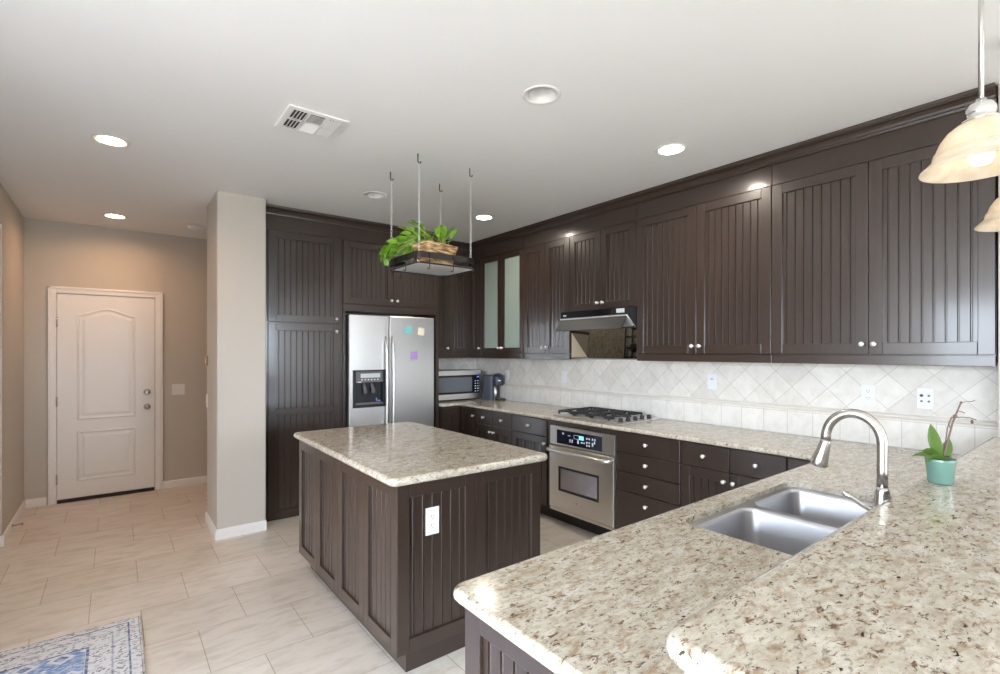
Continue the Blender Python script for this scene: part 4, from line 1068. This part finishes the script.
obj('flower_stem', b, M['stem'], t, 'dry bare brown flower stem')

# ------------------------------------------------------------------ hanging pot rack
RX0, RX1, RY0, RY1 = 1.515, 1.995, 2.795, 3.235
t = thing('pot_rack', 'black hanging pot rack with a wire grid, chained to the ceiling over the island', 'pot rack', (1.735, 3.015, 2.04))
L = round_poly([(RX0, RY0, 0.03, 1), (RX1, RY0, 0.10, 1), (RX1, RY1, 0.10, 1), (RX0, RY1, 0.03, 1)], 0, 7)[0]
n = len(L)
b = MB(); I = offset_poly(L, [0.004]*n)
z0, z1 = 2.076, 2.116
A = b.ring([(x, y, z0) for x, y in L]); B = b.ring([(x, y, z1) for x, y in L]); Ci = b.ring([(x, y, z1) for x, y in I]); Di = b.ring([(x, y, z0) for x, y in I])
b.bridge(A, B); b.bridge(B, Ci); b.bridge(Ci, Di); b.bridge(Di, A); obj('band', b, M['rackblack'], t)
b = MB(); b.tube([(x, y, 2.044) for x, y in offset_poly(L, [0.004]*n)], 0.006, 6, closed=True); obj('lower_rim', b, M['rackblack'], t)
b = MB()
for k in (0, 4, 8, 11, 15, 16, 20, 24, 28, n-1):
    x, y = I[k]; b.tube([(x, y, 2.042), (x, y, 2.078)], 0.003, 6)
obj('struts', b, M['rackblack'], t)
b = MB(); x = RX0+0.012
while x < RX1-0.006:
    q = max(0.0, x-(RX1-0.10)); yi = 0.10-math.sqrt(max(0, 0.10**2-q*q))
    b.tube([(x, RY0+yi+0.004, 2.046), (x, RY1-yi-0.004, 2.046)], 0.0022, 5); x += 0.0165
y = RY0+0.012
while y < RY1-0.006:
    q = max(0.0, RY0+0.10-y, y-(RY1-0.10)); xi = 0.10-math.sqrt(max(0, 0.10**2-q*q))
    b.tube([(RX0+0.004, y, 2.050), (RX1-xi-0.004, y, 2.050)], 0.0022, 5); y += 0.0165
obj('wire_grid', b, M['wire'], t, 'pale wire grid')
HK = [(1.535, 3.215), (1.535, 2.815), (1.935, 3.215), (1.935, 2.815)]
def jhook(b, x, y, z):
    b.tube([(x, y, z), (x, y, z-0.035)] + [(x+0.011-0.011*math.cos(a), y, z-0.035-0.011*math.sin(a)) for a in (0.5, 1.0, 1.57, 2.2, 2.9)], 0.0028, 6)
for x, y in HK:
    b = MB(); b.tube([(x-0.008, y, H), (x-0.008, y, H-0.045)] + [(x-0.008+0.011-0.011*math.cos(a), y, H-0.045-0.011*math.sin(a)) for a in (0.5, 1.0, 1.57, 2.2, 2.9, 3.3)], 0.0036, 7)
    obj('ceiling_hook', b, M['rackblack'], t)
    b = MB(); z = H-0.050; i = 0; LL = 0.030; zend = 2.112
    while z > zend:
        cz = z-LL/2+0.003; pts = []
        for k in range(10):
            a = 2*PI*k/10; s_ = 0.0055*math.cos(a); h_ = 0.0105*math.sin(a) + (0.004 if math.sin(a) > 0.1 else -0.004 if math.sin(a) < -0.1 else 0)
            pts.append((x+(s_ if i % 2 else 0), y+(0 if i % 2 else s_), cz+h_))
        b.tube(pts, 0.0017, 5, closed=True); z -= 0.0235; i += 1
    obj('chain', b, M['wire'], t)
for x, y in ((RX0-0.004, 3.12), (RX0-0.004, 2.95), (1.60, RY0-0.004), (1.78, RY0-0.004), (1.88, RY1+0.004), (1.62, RY1+0.004), (1.78, RY1+0.004)):
    b = MB(); b.tube([(x, y, 2.118), (x, y, 2.02)] + [(x, y+0.014-0.014*math.cos(a), 2.02-0.014*math.sin(a)) for a in (0.5, 1.0, 1.57, 2.2, 2.9)], 0.003, 6); obj('pot_hook', b, M['rackblack'], t)

# basket with pothos, standing on the rack
BX, BYY, BZ = 1.73, 2.94, 2.053
t = thing('potted_pothos', 'leafy pothos in a wicker basket on the hanging rack', 'plant', (BX, BYY, BZ))
b = MB(); rings = []
for k in range(9):
    u = k/8; hw, hd = 0.105+0.035*u, 0.062+0.022*u; bul = 0.004*(k % 2)
    rings.append(b.ring([(x, y, BZ+0.14*u) for x, y in rrect(BX-hw-bul, BX+hw+bul, BYY-hd-bul, BYY+hd+bul, 0.02, 3)]))
for p, q in zip(rings, rings[1:]): b.bridge(p, q, True, False)
b.cap(rings[0], True)
inn = b.ring([(x, y, BZ+0.14) for x, y in rrect(BX-0.132, BX+0.132, BYY-0.076, BYY+0.076, 0.018, 3)]); b.bridge(rings[-1], inn)
in2 = b.ring([(x, y, BZ+0.125) for x, y in rrect(BX-0.130, BX+0.130, BYY-0.074, BYY+0.074, 0.018, 3)]); b.bridge(inn, in2); b.cap(in2)
b.tube([(x, y, BZ+0.14) for x, y in rrect(BX-0.138, BX+0.138, BYY-0.082, BYY+0.082, 0.02, 3)], 0.007, 7, closed=True)
b.bm.transform(Matrix.Translation((BX, BYY, 0)) @ Matrix.Rotation(math.radians(14), 4, 'Z') @ Matrix.Translation((-BX, -BYY, 0)))
obj('basket', b, M['wicker'], t)
b = MB(); st = MB(); rnd = random.Random(11)
def vine(p0, p1, lift, L, W, droop):
    p0 = Vector(p0); p1 = Vector(p1); mid = (p0+p1)/2 + Vector((0, 0, lift))
    d = (p1-mid).normalized(); d = (d + Vector((rnd.uniform(-.8, .8), rnd.uniform(-.8, .8), rnd.uniform(-.3, .7)))).normalized()
    s_ = Vector((-d.y, d.x, rnd.uniform(-0.9, 0.9)))
    if s_.length < 0.1: s_ = Vector((1, 0, 0))
    lb = MB(); leaf(lb, p1, d, s_, L, W, droop, 0.25, heart=True)
    for v in lb.bm.verts:
        x, y, z = v.co
        if (RX0-0.012 < x < RX1+0.02 and RY0-0.012 < y < RY1+0.012 and z < 2.128) or min(math.hypot(x-hx, y-hy) for hx, hy in ((1.535, 3.215), (1.535, 2.815), (1.935, 3.215), (1.935, 2.815))) < 0.014 or z > 2.345:
            lb.bm.free(); return
    b.add(lb); st.tube([p0, mid, p1], 0.0022, 5)
for k in range(75):
    ang = rnd.uniform(0, 2*PI); r = rnd.uniform(0.02, 0.15); p0 = (BX+rnd.uniform(-.09, .06), BYY+rnd.uniform(-.04, .05), BZ+0.12)
    vine(p0, (p0[0]+r*math.cos(ang)*0.9-0.06, p0[1]+r*math.sin(ang)*0.6+0.03, BZ+0.13+rnd.uniform(0.01, 0.15)), 0.02, rnd.uniform(0.06, 0.085), rnd.uniform(0.019, 0.026), rnd.uniform(0.3, 1.0))
for k in range(130):                                   # the trailing side, over the left of the rack
    u = rnd.uniform(0.2, 1.0); p0 = (BX-0.11, BYY+rnd.uniform(-.02, .05), BZ+0.125)
    vine(p0, (BX-0.09-0.17*u+rnd.uniform(-.02, .02), BYY+0.05+0.15*u+rnd.uniform(-.05, .05), BZ+0.20-0.12*u+rnd.uniform(-.03, .05)), 0.04, rnd.uniform(0.06, 0.09), rnd.uniform(0.019, 0.027), rnd.uniform(0.6, 1.5))
for k in range(14):
    p0 = (BX+0.05+rnd.uniform(-.02, .03), BYY+rnd.uniform(-.02, .02), BZ+0.12)
    vine(p0, (p0[0]+rnd.uniform(-.03, .04), p0[1]+rnd.uniform(-.03, .03), BZ+0.18+rnd.uniform(0, .06)), 0.0, 0.08, 0.025, 0.3)
obj('leaves', b, M['leaf'], t); obj('stems', st, mat('green_stem', (0.30, 0.42, 0.10), 0.5), t)

# ------------------------------------------------------------------ ceiling fittings
LAB = ['lit ceiling can nearest the hall opening, larger of the two on the left', 'lit ceiling can in front of the hall door', 'lit ceiling can above the wall cabinets, right of the unlit one', 'lit ceiling can in the kitchen corner beside the pot rack',
       'unlit ceiling can showing its white cone, the larger of the two unlit', 'unlit ceiling can above the refrigerator, smaller and further back']
def can(i, x, y, on):
    t = thing('recessed_light', LAB[i], 'ceiling light', (x, y, H), 'recessed ceiling lights')
    b = MB(); b.lathe([(CAN_R-0.004, 0.0), (CAN_R-0.004, 0.003), (0.088, 0.005), (0.094, 0.003), (0.094, 0.0004)], (x, y, H), '-Z', 36)
    bmesh.ops.delete(b.bm, geom=[f for f in b.bm.faces if len(f.verts) > 4], context='FACES_ONLY'); obj('trim_ring', b, M['can'], t)
    b = MB(); b.lathe([(CAN_R-0.003, 0.001), (0.066, -0.03), (0.050, -0.10), (0.050, -0.12), (0.0, -0.12)], (x, y, H), '-Z', 36)
    bmesh.ops.delete(b.bm, geom=[f for f in b.bm.faces if len(f.verts) > 4 and abs(f.calc_center_median().z-H) < 0.01], context='FACES_ONLY'); obj('reflector', b, M['can'], t)
    b = MB()
    if on: b.lathe([(0.0, 0.0), (0.045, 0.0015), (0.062, 0.005), (0.064, 0.008)], (x, y, H+0.012), 'Z', 32)
    else: b.lathe([(0.0, 0.0), (0.014, 0.002), (0.022, 0.02), (0.018, 0.05), (0.012, 0.055)], (x, y, H+0.055), 'Z', 20)
    obj('lens' if on else 'bulb', b, (M['lamp'] if x > 1 else M['lamp_warm']) if on else M['plate'], t)
for i, (x, y, on) in enumerate(CANS): can(i, x, y, on)

t = thing('ceiling_vent', 'square white air register in the ceiling', 'vent', (0.857, 2.79, H), None)
vx0, vx1, vy0, vy1 = 0.70, 1.014, 2.64, 2.94; zv_ = H-0.0015
b = MB(); b.box(vx0+0.02, vx1-0.02, vy0+0.02, vy1-0.02, zv_-0.002, zv_); obj('backing', b, M['dark_hole'], t)
b = MB(); fw = 0.034
b.box(vx0, vx0+fw, vy0, vy1, zv_-0.010, zv_, 0.003); b.box(vx1-fw, vx1, vy0, vy1, zv_-0.010, zv_, 0.003)
b.box(vx0+fw, vx1-fw, vy0, vy0+fw, zv_-0.010, zv_, 0.003); b.box(vx0+fw, vx1-fw, vy1-fw, vy1, zv_-0.010, zv_, 0.003)
c0, c1 = vx0+0.112, vx1-0.112; ym = (vy0+vy1)/2
for x in (c0, c1): b.box(x-0.006, x+0.006, vy0+fw, vy1-fw, zv_-0.012, zv_-0.002)
b.box(vx0+fw, vx1-fw, ym-0.005, ym+0.005, zv_-0.012, zv_-0.002)
obj('frame', b, M['can'], t)
b = MB()
def slat(cx, cy, lx, ly, ax, ang): b.obox((cx, cy, zv_-0.010), (lx, ly, 0.0015), Matrix.Rotation(ang, 3, ax))
for y0, y1 in ((vy0+fw, ym-0.005), (ym+0.005, vy1-fw)):
    for k in range(4):
        slat(vx0+fw+0.014+k*0.0175, (y0+y1)/2, 0.017, y1-y0-0.002, 'Y', math.radians(-42))
        slat(c1+0.014+k*0.0175, (y0+y1)/2, 0.017, y1-y0-0.002, 'Y', math.radians(42))
for k in range(6):
    slat((c0+c1)/2, vy0+fw+0.010+k*0.0165, c1-c0-0.014, 0.017, 'X', math.radians(42))
    slat((c0+c1)/2, ym+0.014+k*0.0165, c1-c0-0.014, 0.017, 'X', math.radians(-42))
obj('louvres', b, M['can'], t)

t = thing('smoke_detector', 'white smoke detector on the hall ceiling by the pillar', 'smoke detector', (0.643, 5.80, H))
b = MB(); b.lathe([(0.072, 0.0005), (0.072, 0.012), (0.066, 0.03), (0.045, 0.036), (0.0, 0.037)], (0.643, 5.80, H), '-Z', 32); o = obj('housing', b, M['can'], t)
b = MB(); b.lathe([(0.0715, 0.013), (0.068, 0.015), (0.068, 0.019), (0.070, 0.021)], (0.643, 5.80, H), '-Z', 32); obj('vent_band', b, M['grey'], o)

# pendants over the bar
def pendant(label, x, y, zr):
    t = thing('pendant_lamp', label, 'pendant lamp', (x, y, zr), 'pendant lamps over the bar')
    R = 0.14; q_ = 0.9
    out = [(R, 0.0), (R*0.985, 0.006), (R*0.90, 0.018), (R*0.80, 0.034), (R*0.77, 0.046), (R*0.755, 0.052), (R*0.735, 0.062), (R*0.66, 0.094), (R*0.54, 0.122), (R*0.40, 0.140), (R*0.26, 0.149), (R*0.18, 0.152)]; out = [(r, h*q_) for r, h in out]
    inn = [(r-0.004, h-0.003) for r, h in out[::-1]]; inn[-1] = (R-0.003, 0.0)
    b = MB(); rings = [b.ring([(x+r*math.cos(2*PI*k/48), y+r*math.sin(2*PI*k/48), zr+h) for k in range(48)]) for r, h in out+inn]
    for p, q in zip(rings, rings[1:]): b.bridge(p, q, True, True)
    b.bridge(rings[-1], rings[0], True, True); obj('shade', b, M['shade'], t)
    b = MB()
    for rr, hh in ((R*0.765, 0.049*q_), (R*0.745, 0.058*q_)): b.tube([(x+(rr+0.0012)*math.cos(2*PI*k/40), y+(rr+0.0012)*math.sin(2*PI*k/40), zr+hh) for k in range(40)], 0.0014, 5, closed=True)
    obj('shade_ribs', b, M['shade'], t)
    b = MB(); b.lathe([(R*0.30, 0.148), (R*0.31, 0.154), (0.030, 0.160), (0.034, 0.172), (0.034, 0.186), (0.026, 0.200), (0.012, 0.206), (0.012, 0.214), (0, 0.2145)], (x, y, zr-0.0155), 'Z', 28); obj('cap', b, M['chrome'], t)
    b = MB(); b.lathe([(0.0065, 0.198), (0.0065, H-zr-0.02)], (x, y, zr), 'Z', 14); obj('rod', b, M['nickel'], t)
    b = MB(); b.lathe([(0.062, 0.0), (0.062, 0.008), (0.05, 0.018), (0.012, 0.026), (0, 0.0265)], (x, y, H-0.0004), '-Z', 28); obj('canopy', b, M['nickel'], t)
    b = MB(); b.lathe([(0.0, 0.028), (0.020, 0.032), (0.028, 0.045), (0.029, 0.06), (0.022, 0.085), (0.014, 0.10), (0.013, 0.145), (0, 0.1455)], (x, y, zr-0.022), 'Z', 20); obj('bulb', b, M['bulb'], t)
pendant('glass pendant lamp hanging nearest, its dome almost whole at the right edge', 1.99, 0.276, 2.008)
pendant('glass pendant lamp further back, only the dome rim showing at the right edge', 2.87, 0.279, 1.985)

# ------------------------------------------------------------------ rug
b = MB(); b.box(RUG[0], RUG[1], RUG[2], RUG[3], 0.0005, 0.008, 0.003)
setp(obj('area_rug', b, M['rug']), 'faded blue and white patterned rug on the floor at lower left', 'rug')
